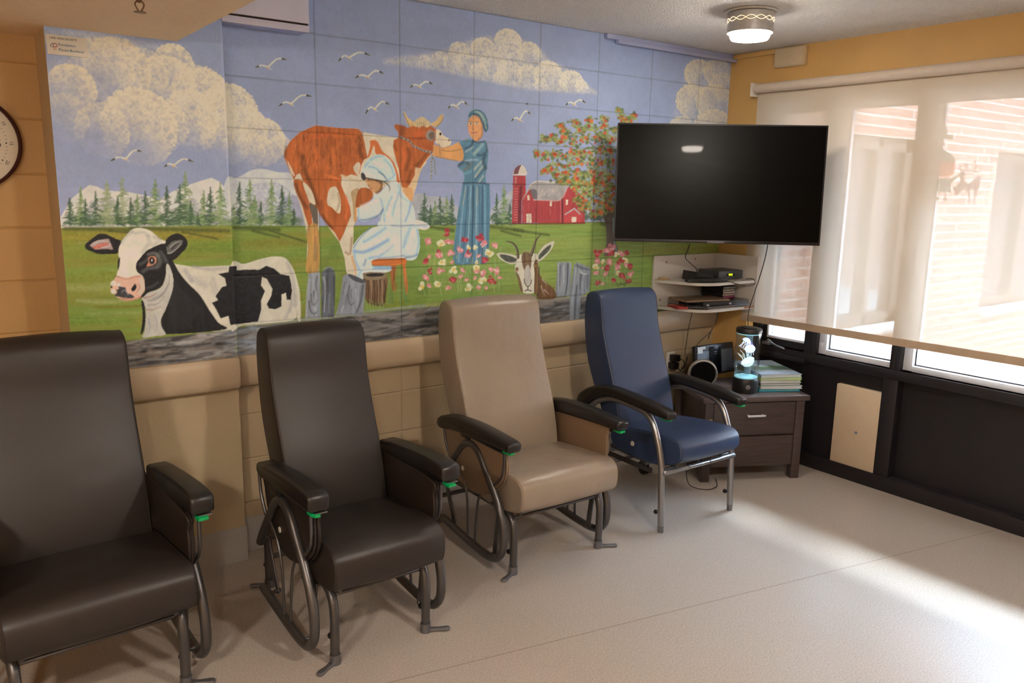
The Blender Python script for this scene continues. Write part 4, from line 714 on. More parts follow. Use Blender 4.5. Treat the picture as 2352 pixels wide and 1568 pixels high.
    for p, w in ((((232, 576), (285, 590), (322, 640), (332, 712)), 7), (((528, 516), (490, 560), (470, 620), (446, 690)), 8)):
        v.line(U(*p), w*.3, (62, 54, 50), 1, w*1.15, soft=.4); v.line(U(*[(x-5, y+3) for x, y in p]), .8, (130, 104, 84), .8, w*.4)
    for p in (((370, 690), (360, 660)), ((395, 670), (385, 640)), ((420, 668), (425, 640))): v.line(U(*p), 2.4, (136, 110, 80), .8, .8)
    # --- flowers
    N = fr(960, 480, 7.467)
    for i in range(80):
        x = R.uniform(975, 1150); y = R.uniform(590, 680); v.line([(x, y), (x+R.uniform(-7, 7), y-R.uniform(15, 40))], 1.6, ((150, 168, 100), (70, 118, 66), (168, 178, 124))[i % 3], .6, .8)
    for i in range(50):
        x = R.uniform(1368, 1450); y = R.uniform(610, 660); v.line([(x, y), (x+R.uniform(-6, 6), y-R.uniform(12, 34))], 1.6, ((150, 168, 100), (64, 112, 74), (160, 174, 124))[i % 3], .6, .8)
    RED = (158, 34, 46); PNK = (196, 112, 116); WHT = (204, 196, 160)
    def flower(x, y, c, r=9.):
        alt = {RED: (190, 74, 84), PNK: (214, 158, 154), WHT: (200, 162, 50)}[c]
        for i in range(6): v.dot(x+R.normal()*r*.36, y+R.normal()*r*.32, r*R.uniform(.42, .6), c, None, .9, .4)
        for i in range(4): v.dot(x+R.normal()*r*.3, y+r*.2+R.normal()*r*.22, r*R.uniform(.2, .34), alt, None, .9, .5)
    for c, L, fn in ((PNK, ((175, 560), (530, 560), (540, 750), (720, 690), (1120, 600), (1320, 620), (1040, 800, 6), (190, 820, 5), (570, 900, 5), (370, 1050), (150, 1160), (190, 1320, 6), (720, 1160, 6), (760, 1040, 6), (820, 1210, 6), (500, 1340, 7), (1110, 1080), (1000, 1070, 7), (1240, 1020, 7), (1340, 1060), (970, 1180, 5), (1040, 1330, 7), (1160, 1350, 6), (1390, 1170, 5), (360, 790), (865, 790, 8)), N),
                     (WHT, ((385, 590), (425, 910), (870, 650, 7), (965, 650, 6), (1210, 740), (610, 1030), (990, 1000), (1000, 910, 5), (65, 1320), (325, 1280), (850, 1350), (1070, 1220, 8), (1150, 1210, 6)), N),
                     (RED, ((475, 400), (800, 520), (1060, 510), (120, 900), (1140, 880), (590, 1200), (1250, 1220), (210, 1070, 6), (345, 720, 6), (860, 740, 5)), N),
                     (PNK, ((1570, 400), (1680, 370), (1800, 440), (1410, 570, 7), (1620, 590), (1890, 650, 7), (1740, 680), (1375, 790, 7), (1525, 800, 7), (1960, 800, 8), (1490, 970, 4), (1490, 700, 4)), Q),
                     (WHT, ((1740, 470, 6), (1500, 600, 6), (1885, 570, 7), (1375, 680, 8), (1755, 770, 6)), Q), (RED, ((1425, 450), (1635, 450, 8), (1880, 440, 7), (1785, 600, 8), (1580, 700, 9), (1975, 660, 7), (1825, 830, 8), (1410, 940, 7), (1680, 910, 7), (1935, 920, 6)), Q)):
        for f in L: flower(*fn(f[:2])[0], c, (f[2] if len(f) > 2 else 9)*1.05)
    # the artist's signature
    v.line(Q((1725, 950), (1760, 1010), (1790, 950), (1800, 990), (1830, 960), (1850, 985), (1870, 955), (1920, 940), (1990, 930)), 1.5, (34, 44, 36), .9); v.line(Q((1890, 960), (1850, 1020)), 1.3, (34, 44, 36), .9)
    # --- gulls
    for x1, y1, bx, by, x2, y2 in ((587, 155, 615, 155, 658, 138), (777, 141, 801, 133, 849, 128), (816, 179, 844, 177, 880, 170), (942, 201, 962, 199, 993, 195), (641, 244, 668, 239, 715, 222), (839, 261, 860, 251, 894, 241), (1029, 249, 1047, 245, 1073, 241), (1174, 278, 1193, 275, 1218, 263), (1299, 242, 1317, 239, 1344, 237), (255, 369, 289, 365, 325, 348), (378, 383, 399, 380, 444, 372)):
        w = (196, 190, 178); d = (44, 42, 50)
        lm = ((x1+bx)/2, min(y1, by)-4); rm = (bx+(x2-bx)*.5, min(by, y2)-7+(y2 < by-12)*5)
        v.line([(x1, y1), lm, (bx, by)], 3., w, 1, 4, soft=.5); v.line([(bx, by), rm, (x2, y2)], 4, w, 1, 3, soft=.5)
        q = ((x1+lm[0])/2-1, (y1+lm[1])/2); v.line([(x1, y1), q], 2.6, d, 1, 4, smooth=False)
        q = ((x2+rm[0])/2+1, (y2+rm[1])/2-1); v.line([q, (x2, y2)], 4.4, d, 1, 2, smooth=False)
        v.dot(bx, by+1, 2.8, (196, 140, 30)); v.line([(bx, by), (bx+8, by+6)], 2.2, w, 1, 1, smooth=False)
    v.dot(1210, 239, 2.2, (60, 64, 84))
    # --- mortar joints show as faint darker lines
    if v.Y > -.04:
        for j in range(0, 8):
            z = 2.4635-.2032*j; y = int(round((z-v.z0)/RES))
            for dy, a in ((-1, .12), (0, .38), (1, .12)):
                if 0 <= y+dy < v.h: v.c[y+dy] *= 1-a*(1+.4*v.hor[y+dy][:, None])*.8
        for k in range(-1, 7):
            x = int(round((.4064*k-v.x0)/RES))
            for dx, a in ((-1, .16), (0, .42), (1, .16)):
                if 0 <= x+dx < v.w and (k > 0 or k == 0): v.c[:, x+dx] *= 1-a*.8
    else:
        for dx in range(3): v.c[:, -1-dx] *= 1.1
    # patchy brushwork over everything
    v.c *= (1+.05*v.fine+.05*v.mid)[..., None]

def mural_mesh():
    root = thing('mural', 'painted countryside mural of cows, milkmaid, goat and red barn across the block wall', 'mural'); m = None
    m = bpy.data.materials.new('mural_paint'); m.use_nodes = True; n = m.node_tree.nodes; a = n.new('ShaderNodeAttribute'); a.attribute_name = 'paint'
    m.node_tree.links.new(a.outputs['Color'], n['Principled BSDF'].inputs['Base Color']); n['Principled BSDF'].inputs['Roughness'].default_value = .5; n['Principled BSDF'].inputs['Specular IOR Level'].default_value = .35
    for (pname, x0, x1, z0, z1, Y, seed) in (('painted_wall', PX1, WX, .905, H-.0005, 0., 1), ('painted_pier', PX0, PX1, .915, H-.0005, PY, 2)):
        cvs = Canvas(x0, x1, z0, z1, Y, seed); paint(cvs)
        xx, zz = np.meshgrid(np.linspace(x0, x1, cvs.w), np.linspace(z0, z1, cvs.h)); yy = np.full(xx.shape, Y-.0035)
        if Y > -.04:                         # grooves where the block joints are
            dz = np.abs((H-zz+.1016) % .2032-.1016); dx = np.abs((xx+.2032) % .4064-.2032)
            yy += .0028*np.clip(1-np.minimum(dz, dx)/.0045, 0, 1)
        yy += .0004*cvs.fine
        V = np.stack([xx, yy, zz], -1).reshape(-1, 3); K = cvs.c.reshape(-1, 3)
        i = np.arange(cvs.h-1)[:, None]*cvs.w+np.arange(cvs.w-1)[None]; i = i.ravel(); Fc = np.stack([i, i+1, i+1+cvs.w, i+cvs.w], -1)
        me = bpy.data.meshes.new(pname); me.vertices.add(len(V)); me.vertices.foreach_set('co', V.ravel().astype(np.float32))
        me.loops.add(len(Fc)*4); me.loops.foreach_set('vertex_index', Fc.ravel().astype(np.int32))
        me.polygons.add(len(Fc)); me.polygons.foreach_set('loop_start', np.arange(0, len(Fc)*4, 4, dtype=np.int32)); me.polygons.foreach_set('loop_total', np.full(len(Fc), 4, np.int32))
        me.polygons.foreach_set('use_smooth', np.ones(len(Fc), bool)); me.update(calc_edges=True)
        ca = me.color_attributes.new('paint', 'FLOAT_COLOR', 'POINT'); g_ = K.mean(1, keepdims=True); K = g_+.9*(K-g_)
        K4 = np.concatenate([np.clip(K*np.array(MURAL_GAIN), 0, .9), np.ones((len(K), 1))], 1); ca.data.foreach_set('color', K4.ravel().astype(np.float32))
        me.materials.append(m); o = bpy.data.objects.new(pname, me); C.objects.link(o); o.parent = root
MURAL_GAIN = (1.48, 1.72, 1.86)
mural_mesh()
# ================================================================ CRASH RAILS AND WALL FITTINGS
def rail(name, x0, x1, y, z0, z1, label, end_r=True):
    t = .048; prof = [(y, z0+.004), (y-.030, z0), (y-t+.006, z0+.012), (y-t, z0+.035), (y-t, z1-.035), (y-t+.008, z1-.010), (y-.032, z1), (y, z1-.001)]
    m = MB(); m.prism(prof, 'yz', x0, x1, bev=.012); o = m.obj(name, M_RAIL, ang=50); tag(o, label, 'handrail', 'cream crash rails'); return o
rail('crash_rail', PX1+.002, 2.70, 0., .770, .905, 'long cream crash rail running behind the chairs along the block wall')
rail('crash_rail', PX0, PX1, PY, .782, .917, 'short cream crash rail on the painted pier behind the leftmost chair')
# raceway under the ceiling, painted blue, and cable box on the ochre wall
rw = MB(); rw.box(1.655, WX-.002, -.030, -.0045, 2.437, H-.001, .004); rw.box(1.72, WX-.002, -.052, -.029, 2.415, 2.434, .003); tag(rw.obj('cable_raceway', M_LAV), 'blue painted cable raceway under the ceiling at the top of the mural', 'cable raceway')
rw = MB(); rw.box(WX-.022, WX-.001, -.345, -.032, 2.432, 2.458, .004); tag(rw.obj('cable_raceway', M_OCHRE), 'yellow painted raceway between the room corner and the square box', 'cable raceway')
jb = thing('junction_box', 'cream square junction box on the yellow wall under the ceiling', 'junction box', (WX, -.445, 2.405))
MB().box(-.035, -.001, -.100, .100, -.056, .050, .005).obj('box', mat('cream_box_plastic', (202, 182, 148), .5, noise=(30, .05)), jb)
MB().box(-.041, -.0355, -.095, .095, -.051, .045, .004).obj('lid', MATS['cream_box_plastic'], jb)
# boxed-in unit at the top of the wall by the pier
bx = thing('wall_cabinet', 'pale lavender boxed unit under the ceiling beside the soffit', 'ceiling box', (-.245, -.05, 2.247))
MB().box(-.17, .178, -.048, .045, 0., .212, .002).obj('casing', M_LAV, bx)
MB().box(-.172, .1805, -.0535, -.0485, -.002, .024, .001).obj('lower_trim', M_LAVW, bx)
MB().box(-.168, .176, -.0505, -.0485, .0245, .0315).obj('gap', mat('dark_red_gap', (36, 14, 16), .7, noise=(20, .2)), bx)
MB().box(-.172, .1805, -.0535, -.0485, .032, .2125, .001).obj('front_panel', M_LAVW, bx)
# plaque on the mural
sg = thing('plaque', 'small white sponsor plaque at top left corner of the mural', 'plaque', (PX0+.004, PY-.004, 2.062))
MB().box(0., .128, -.004, -.0005, 0., .066, .001).obj('plate', mat('white_plaque', (226, 222, 210), .45, noise=(30, .02)), sg)
TX = lambda x, z: tr(x, -.0045, z) @ rotx(math.pi/2)
text('lettering', 'UNE GRACIEUSETÉ', .0100, mat('plaque_ink', (44, 48, 66), .5, noise=(40, .1)), sg, TX(.010, .052))
for i, (tt, z) in enumerate((('Fondation', .031), ('Pause-Bonheur', .0135))): text('lettering', tt, .0132, mat('plaque_teal', (30, 110, 140), .5, noise=(40, .1)), sg, TX(.036, z))
def heart(cx, cz, a, hw):
    return crs([(cx+hw*x, -.005, cz+hw*z) for x, z in a], 5)
hh = MB(); hh.tube(heart(.021, .029, [(-.2, -.6), (-1.2, -.5), (-1.35, .3), (-.7, .7), (-.5, 1.2), (.0, .9)], .0072), .0009, 6); hh.obj('logo_cloud', MATS['plaque_teal'], sg)
hh = MB(); hh.tube(heart(.021, .029, [(0, .9), (.6, 1.3), (1.3, .8), (1.5, .1), (.9, -.5), (.0, -.45), (0, .4), (.0, .9)], .0072), .0009, 6); hh.obj('logo_heart', mat('plaque_red', (170, 34, 50), .5, noise=(40, .1)), sg)
hh = MB(); hh.tube(heart(.021, .029, [(.0, -.5), (.0, -1.4), (.35, -1.9), (.8, -1.5)], .0072), .0009, 6); hh.obj('logo_handle', mat('plaque_yellow', (222, 162, 40), .5, noise=(40, .1)), sg)
# sprinkler under the soffit
sp = thing('sprinkler', 'brass fire sprinkler head under the beige soffit', 'sprinkler', (-.865, -.81, 2.154))
Mb = mat('old_brass', (112, 84, 56), .4, .8, noise=(40, .2))
MB().lathe([(.0, .0), (.028, 0), (.026, -.004), (.0, -.005)], n=24).obj('escutcheon', M_CAST, sp)
MB().lathe([(0, -.003), (.008, -.004), (.007, -.016), (.004, -.02), (.0, -.02)], n=16).tube(crs([(.007, 0, -.016), (.012, 0, -.026), (.003, 0, -.044)], 5), .0022, 8).tube(crs([(-.007, 0, -.016), (-.012, 0, -.026), (-.003, 0, -.044)], 5), .0022, 8).obj('body', Mb, sp)
MB().lathe([(0, -.044), (.017, -.045), (.017, -.0465), (0, -.048)], n=24).obj('deflector', Mb, sp)
# clock on the alcove wall
ck = thing('wall_clock', 'round white wall clock with dark red rim on the alcove wall', 'clock', (-1.273, YA-.002, 1.762))
X = rotx(math.pi/2)
Mr = mat('dark_red_rim', (58, 16, 18), .35, noise=(20, .1)); R_ = .176
MB().lathe([(R_-.014, -.004), (R_-.012, .022), (R_-.004, .030), (R_, .026), (R_, .0), (R_-.02, -.001)], n=64, X=X).obj('rim', Mr, ck)
MB().lathe([(0, .0), (R_-.012, .0), (R_-.012, .010), (0, .010)], n=64, X=X).obj('dial', mat('clock_dial', (212, 204, 186), .6, noise=(10, .03)), ck)
Mi = mat('clock_ink', (34, 36, 44), .5, noise=(40, .1)); tk = MB()
for i in range(60):
    a = 2*math.pi*i/60; L = .006 if i % 5 else .004; w_ = .0012 if i % 5 else .005
    tk.box(-w_/2, w_/2, -.0112, -.0102, .124 if i % 5 else .1235, .124+L, X=roty(a))
tk.obj('minute_marks', Mi, ck)
for i in range(12):
    a = 2*math.pi*(i+1)/12; r = .099
    text('numeral', str(i+1), .054, Mi, ck, tr(r*math.sin(a), -.0105, r*math.cos(a)-.018) @ rotx(math.pi/2), 'CENTER')
    text('minute_numeral', '%02d' % (5*(i+1)), .016, Mi, ck, roty(a) @ tr(0, -.0105, .137) @ rotx(math.pi/2), 'CENTER')
for a, L, w_ in ((-1.9, .075, .006), (-2.6, .105, .0045)): MB().box(-w_/2, w_/2, -.0155, -.014, -.02, L, X=roty(a)).obj('hand', Mi, ck)
# ceiling lamps
def lamp_glass():
    m = bpy.data.materials.new('lit_opal_glass'); m.use_nodes = True; b = m.node_tree.nodes['Principled BSDF']; b.inputs['Base Color'].default_value = (.9, .85, .78, 1)
    b.inputs['Emission Color'].default_value = (1., .89, .77, 1); b.inputs['Emission Strength'].default_value = LAMP_NEAR; return m
M_OPAL = lamp_glass(); M_OPAL2 = M_OPAL.copy(); M_OPAL2.name = 'lit_opal_glass_brighter'; M_OPAL2.node_tree.nodes['Principled BSDF'].inputs['Emission Strength'].default_value = LAMP; M_BRUSH = mat('brushed_nickel', (196, 194, 190), .36, .6, noise=(60, .05))
M_HOLE = mat('lit_perforation', (255, 225, 190), .5, emit=((255, 214, 160), 3.), noise=(60, .05))
def ceiling_lamp(x, y, label):
    t = thing('ceiling_lamp', label, 'ceiling light', (x, y, H), 0, 'drum ceiling lamps')
    MB().lathe([(0, -.001), (.120, -.001), (.122, -.006), (.115, -.010), (.104, -.011), (0, -.011)], n=48).obj('flange', M_BRUSH, t)
    MB().lathe([(.098, -.010), (.1035, -.014), (.1045, -.101), (.1025, -.101), (.100, -.02)], n=64).obj('drum', M_BRUSH, t)
    MB().lathe([(.0, -.05), (.088, -.055), (.0915, -.09), (.0905, -.118), (.084, -.129), (.06, -.133), (0, -.134)], n=48).obj('glass_shade', M_OPAL, t)
    h = MB()
    for k in range(14):
        for j in range(12):
            u = j/12; a = 2*math.pi*(k+u)/14
            for sgn in (-1, 1):
                z = -.046+sgn*.009*math.sin(math.pi*u)
                X = rotz(a) @ tr(.1044, 0, z) @ roty(math.pi/2); h.lathe([(0, 0), (.0010, 0), (.0009, .0005), (0, .0008)], n=6, X=X)
    h.obj('perforations', M_HOLE, t); return t
lm = ceiling_lamp(1.786, -.868, 'brushed drum ceiling lamp with lit opal glass above the television')
def dup(root, loc, label):
    r = root.copy(); C.objects.link(r); r.location = loc; r['label'] = label
    for ch in root.children:
        c = ch.copy(); C.objects.link(c); c.parent = r
        if ch.name.startswith('glass_shade'): c.data = shade2
    return r
shade2 = [c for c in lm.children if c.name.startswith('glass_shade')][0].data.copy(); shade2.materials[0] = M_OPAL2
dup(lm, (.263, -3.15, H), 'drum ceiling lamp in the middle of the room'); dup(lm, (-2.3, -2.6, 2.154), 'added unseen drum ceiling lamp under the soffit at the left'); dup(lm, (-2.2, -4.6, 2.154), 'added unseen drum ceiling lamp under the soffit at the far end')  # both soffit lamps are added out of view to brighten and warm the left
# ================================================================ ROLLER SHADE
def shade_mat():
    m = bpy.data.materials.new('sheer_screen_fabric'); m.use_nodes = True; n = m.node_tree.nodes; L = m.node_tree.links; n.remove(n['Principled BSDF'])
    d = n.new('ShaderNodeBsdfDiffuse'); d.inputs[0].default_value = lc((206, 194, 176)); tl = n.new('ShaderNodeBsdfTranslucent'); tl.inputs[0].default_value = lc((230, 219, 203))
    t = n.new('ShaderNodeBsdfTransparent'); a = n.new('ShaderNodeMixShader'); b = n.new('ShaderNodeMixShader')
    g = n.new('ShaderNodeTexCoord'); k = n.new('ShaderNodeTexNoise'); k.inputs['Scale'].default_value = 260; L.new(g.outputs['Object'], k.inputs[0]); mr = n.new('ShaderNodeMapRange')
    mr.inputs[3].default_value = SHADE_OPEN*.8; mr.inputs[4].default_value = SHADE_OPEN*1.2; L.new(k.outputs[0], mr.inputs[0])
    a.inputs[0].default_value = SHADE_DIFF; L.new(d.outputs[0], a.inputs[1]); L.new(tl.outputs[0], a.inputs[2]); L.new(mr.outputs[0], b.inputs[0]); L.new(a.outputs[0], b.inputs[1]); L.new(t.outputs[0], b.inputs[2])
    L.new(b.outputs[0], n['Material Output'].inputs[0]); return m
SHADE_OPEN = .050; SHADE_DIFF = .054
BX = 2.672
sh = thing('roller_shade', 'long sheer cream roller shade pulled down over the windows', 'roller shade', (BX, -.235, 2.24))
MB().tube([(.0, -.01, 0), (.0, -3.7, 0)], .028, 24).obj('roller', mat('shade_roll', (206, 192, 176), .6, noise=(30, .04)), sh)
MB().box(-.032, .047, .0, .012, -.045, .034, .004).obj('bracket', M_WHITEP, sh)
def fabric():
    vs = []; fs = []; ny, nz = 240, 30; random.seed(4)
    for j in range(nz):
        for i in range(ny):
            y = -.004-3.70*i/(ny-1); z = -.01-1.355*j/(nz-1); f = j/(nz-1)
            pass
            wv = .006*f*(math.sin(y*23.)+.6*math.sin(y*41+1.3))
            vs.append((0.026+wv*.35, y+.03*(1-f)*0, z+(.012*(f)*(-(y)/1.6)*1.0 if True else 0)))
    for j in range(nz-1):
        for i in range(ny-1): a = j*ny+i; fs.append([a, a+1, a+1+ny, a+ny])
    return MB().add(vs, fs)
M_SHADE = shade_mat(); fabric().obj('shade_fabric', M_SHADE, sh, ang=180)
hb = MB(); P_ = [(.026, -.002, -1.380), (.026, -3.71, -1.380+.012*3.675/1.6)]
prof = [(-.006, -.02), (.006, -.02), (.007, 0), (.006, .02), (-.006, .02), (-.007, 0)]
vs = []
for p in P_:
    for a, b in prof: vs.append((p[0]+a, p[1], p[2]+b))
hb.add(vs, [[i, (i+1) % 6, 6+(i+1) % 6, 6+i] for i in range(6)]+[[0, 1, 2, 3, 4, 5], [6, 7, 8, 9, 10, 11]]).obj('hem_bar', mat('shade_hem', (180, 158, 134), .6, noise=(30, .05)), sh)
# christmas clings on the inside of the third pane
def cling(name, label, parts):
    t = thing(name, label, 'window sticker', (GX+.0165, 0, 0))
    for nm, col, polys in parts:
        fm = film('cling_'+nm, col)
        for q in polys: MB().prism([(p[0], p[1]) for p in q], 'yz', -.0012, 0.).obj(nm, fm, t)
def film(name, col):
    m = bpy.data.materials.new(name); m.use_nodes = True; n = m.node_tree.nodes; L = m.node_tree.links; n.remove(n['Principled BSDF'])
    d = n.new('ShaderNodeBsdfDiffuse'); t = n.new('ShaderNodeBsdfTranslucent'); k = n.new('ShaderNodeBsdfTransparent'); d.inputs[0].default_value = t.inputs[0].default_value = k.inputs[0].default_value = lc(col)
    a = n.new('ShaderNodeMixShader'); c = n.new('ShaderNodeMixShader'); a.inputs[0].default_value = .7; c.inputs[0].default_value = .7
    L.new(d.outputs[0], a.inputs[1]); L.new(t.outputs[0], a.inputs[2]); L.new(a.outputs[0], c.inputs[1]); L.new(k.outputs[0], c.inputs[2]); L.new(c.outputs[0], n['Material Output'].inputs[0]); return m
def ell(cy, cz, ry, rz, n=16): return [(cy+ry*math.cos(2*math.pi*k/n), cz+rz*math.sin(2*math.pi*k/n)) for k in range(n)]
def rib(pts, w_):
    p = crs(pts, 4); out1 = []; out2 = []
    for i in range(len(p)):
        t = p[min(i+1, len(p)-1)]-p[max(i-1, 0)]; t = t/(np.linalg.norm(t)+1e-9); n_ = np.array([-t[1], t[0]])*w_/2; out1.append(tuple(p[i]+n_)); out2.append(tuple(p[i]-n_))
    return out1+out2[::-1]
ey = -1.325; Z0 = 1.60
cling('elf_sticker', 'green and red elf cling on the window pane behind the shade', (
    ('hat', (44, 140, 96), [[(ey+.042, Z0+.205), (ey+.040, Z0+.255), (ey+.028, Z0+.285), (ey+.018, Z0+.262), (ey-.01, Z0+.25), (ey-.040, Z0+.225), (ey-.045, Z0+.200)]]),
    ('hat_band', (222, 96, 60), [[(ey+.048, Z0+.185), (ey+.035, Z0+.205), (ey, Z0+.213), (ey-.036, Z0+.207), (ey-.05, Z0+.185), (ey-.04, Z0+.178), (ey, Z0+.190), (ey+.035, Z0+.180)], ell(ey+.030, Z0+.296, .011, .011)]),
    ('face', (226, 176, 146), [ell(ey, Z0+.158, .046, .032)]),
    ('tunic', (50, 150, 130), [[(ey+.036, Z0+.125), (ey-.036, Z0+.125), (ey-.040, Z0+.052), (ey+.042, Z0+.052)], [(ey-.035, Z0+.12), (ey-.075, Z0+.15), (ey-.079, Z0+.143), (ey-.038, Z0+.103)], [(ey+.036, Z0+.12), (ey+.056, Z0+.12), (ey+.053, Z0+.085), (ey+.042, Z0+.09)]]),
    ('collar', (222, 88, 56), [[(ey+.034, Z0+.125), (ey-.034, Z0+.125), (ey-.03, Z0+.112), (ey, Z0+.118), (ey+.03, Z0+.112)], [(ey+.041, Z0+.085), (ey-.039, Z0+.088), (ey-.039, Z0+.080), (ey+.042, Z0+.077)]]),
    ('leg', (214, 200, 190), [[(ey+.028, Z0+.05), (ey+.016, Z0+.05), (ey+.018, Z0+.022), (ey+.028, Z0+.022)], [(ey-.012, Z0+.05), (ey-.024, Z0+.05), (ey-.022, Z0+.022), (ey-.012, Z0+.022)]]),
    ('shoe', (50, 140, 110), [[(ey+.036, Z0+.022), (ey+.016, Z0+.022), (ey+.016, Z0+.012), (ey+.044, Z0+.012)], [(ey-.01, Z0+.022), (ey-.024, Z0+.022), (ey-.03, Z0+.01), (ey-.006, Z0+.012)]])))
dy = -1.45
cling('reindeer_sticker', 'red brown reindeer cling on the window pane beside the elf', (
    ('reindeer_body', (170, 86, 78), [[(dy+.058, Z0+.150), (dy+.040, Z0+.158), (dy+.028, Z0+.148), (dy+.022, Z0+.11), (dy+.005, Z0+.095), (dy-.02, Z0+.115), (dy-.04, Z0+.14), (dy-.055, Z0+.125), (dy-.052, Z0+.085), (dy-.042, Z0+.055), (dy-.033, Z0+.0), (dy-.028, Z0+.055), (dy-.02, Z0+.075), (dy-.008, Z0+.06), (dy-.018, Z0-.012), (dy+.002, Z0+.055), (dy+.02, Z0+.07), (dy+.05, Z0+.038), (dy+.06, Z0+.045), (dy+.08, Z0+.075), (dy+.055, Z0+.09), (dy+.042, Z0+.11)]]),
    ('antlers', (150, 120, 50), [rib([(dy+.035, Z0+.158), (dy+.05, Z0+.165), (dy+.055, Z0+.182), (dy+.045, Z0+.187)], .005), rib([(dy+.03, Z0+.158), (dy+.02, Z0+.175), (dy+.028, Z0+.195), (dy+.016, Z0+.19)], .005), rib([(dy+.025, Z0+.157), (dy, Z0+.162), (dy-.025, Z0+.185), (dy-.012, Z0+.205), (dy+.002, Z0+.19)], .005), rib([(dy, Z0+.16), (dy-.035, Z0+.155), (dy-.055, Z0+.172), (dy-.044, Z0+.184)], .005)])))
cling('holly_sticker', 'green holly branch cling on the pane above the elf', (
    ('leaf', (128, 140, 40), [[(-1.275, 1.93), (-1.285, 1.95), (-1.30, 1.985), (-1.308, 1.965), (-1.318, 1.96), (-1.312, 1.945), (-1.332, 1.935), (-1.34, 1.945), (-1.345, 1.92), (-1.33, 1.915), (-1.30, 1.925), (-1.288, 1.905)]]),
    ('berry', (196, 80, 50), [ell(-1.30, 1.95, .006, .006, 10), ell(-1.29, 1.935, .006, .006, 10), ell(-1.32, 1.938, .006, .006, 10)])))
# ================================================================ OUTSIDE
def brickm():
    m = bpy.data.materials.new('pale_red_brick'); m.use_nodes = True; n = m.node_tree.nodes; L = m.node_tree.links; b = n['Principled BSDF']; b.inputs['Roughness'].default_value = .9
    g = n.new('ShaderNodeTexCoord'); s = n.new('ShaderNodeSeparateXYZ'); L.new(g.outputs['Object'], s.inputs[0]); c = n.new('ShaderNodeCombineXYZ')
    ad = n.new('ShaderNodeMath'); ad.operation = 'ADD'; L.new(s.outputs['X'], ad.inputs[0]); L.new(s.outputs['Y'], ad.inputs[1]); L.new(ad.outputs[0], c.inputs[0]); L.new(s.outputs['Z'], c.inputs[1])
    k = n.new('ShaderNodeTexBrick'); L.new(c.outputs[0], k.inputs[0]); k.inputs['Scale'].default_value = 1.; k.inputs['Brick Width'].default_value = .21; k.inputs['Row Height'].default_value = .0677; k.inputs['Mortar Size'].default_value = .006
    k.inputs['Color1'].default_value = lc((140, 94, 80)); k.inputs['Color2'].default_value = lc((158, 114, 98)); k.inputs['Mortar'].default_value = lc((170, 160, 150)); L.new(k.outputs[0], b.inputs['Base Color']); return m
M_BRICK = brickm(); EY = -.30
M_CONC = mat('pale_concrete', (190, 186, 180), .9, noise=(3, .12), bump=(30, .3, .01))
M_FASC = mat('white_soffit', (206, 204, 200), .7, noise=(40, .06))
tag(MB().box(GX+.12, 12., -12., EY-.001, -.2, -.02).obj('courtyard', M_CONC), 'pale concrete courtyard ground outside the windows', 'ground', kind='structure')
wg = thing('brick_wing', 'pale brick building wing with windows outside across the courtyard', 'building', (0, 0, 0))
b_ = MB()
holes = [(3.64, 4.52, .70, 2.03), (5.80, 7.2, .70, 2.0)]
xs = [GX+.125]+[v for h in holes for v in h[:2]]+[11.]
for i in range(0, len(xs), 2): b_.box(xs[i], xs[i+1], EY, EY+.2, -.2, 3.1)
for x0, x1, z0, z1 in holes: b_.box(x0, x1, EY, EY+.2, -.2, z0); b_.box(x0, x1, EY, EY+.2, z1, 3.1)
b_.obj('wall', M_BRICK, wg)
for x0, x1, z0, z1 in holes:
    f = MB(); f.box(x0, x0+.10, EY+.04, EY+.12, z0, z1); f.box(x1-.10, x1, EY+.04, EY+.12, z0, z1); f.box(x0, x1, EY+.04, EY+.12, z1-.09, z1); f.box(x0, x1, EY+.04, EY+.12, z0, z0+.07); xm = (x0+x1)/2; f.box(xm-.03, xm+.03, EY+.04, EY+.12, z0, z1)
    w_ = f.obj('window_frame', mat('taupe_frame', (84, 74, 66), .5, noise=(10, .05)), wg)
    MB().box(x0+.09, x1-.09, EY+.09, EY+.10, z0+.05, z1-.07).obj('pane', mat('bright_pane', (120, 136, 146), .03, .9, noise=(3, .05)), w_)
    MB().box(x0-.04, x1+.04, EY-.07, EY+.12, z0-.06, z0, .005).obj('sill', M_CONC, wg)
MB().box(GX+.12, 11., EY-.02, EY+.6, 3.1, 3.3).obj('parapet', M_FASC, wg)
tag(MB().box(13., 13.4, -14., EY+.2, -.2, 4.4).obj('sky_block_wall', M_BRICK), 'added unseen brick wall blocking the low sky beyond the courtyard', 'wall', kind='structure')  # added out of view to keep low sky light off the floor
ev = MB(); ev.box(GX+.121, 3.72, -12., EY-.001, 2.20, 2.36); struct(ev.obj('trim_10', M_FASC))
struct(MB().box(GX+.121, GX+.3, -12., EY-.001, 2.36, 3.4).obj('trim_11', M_BRICK))
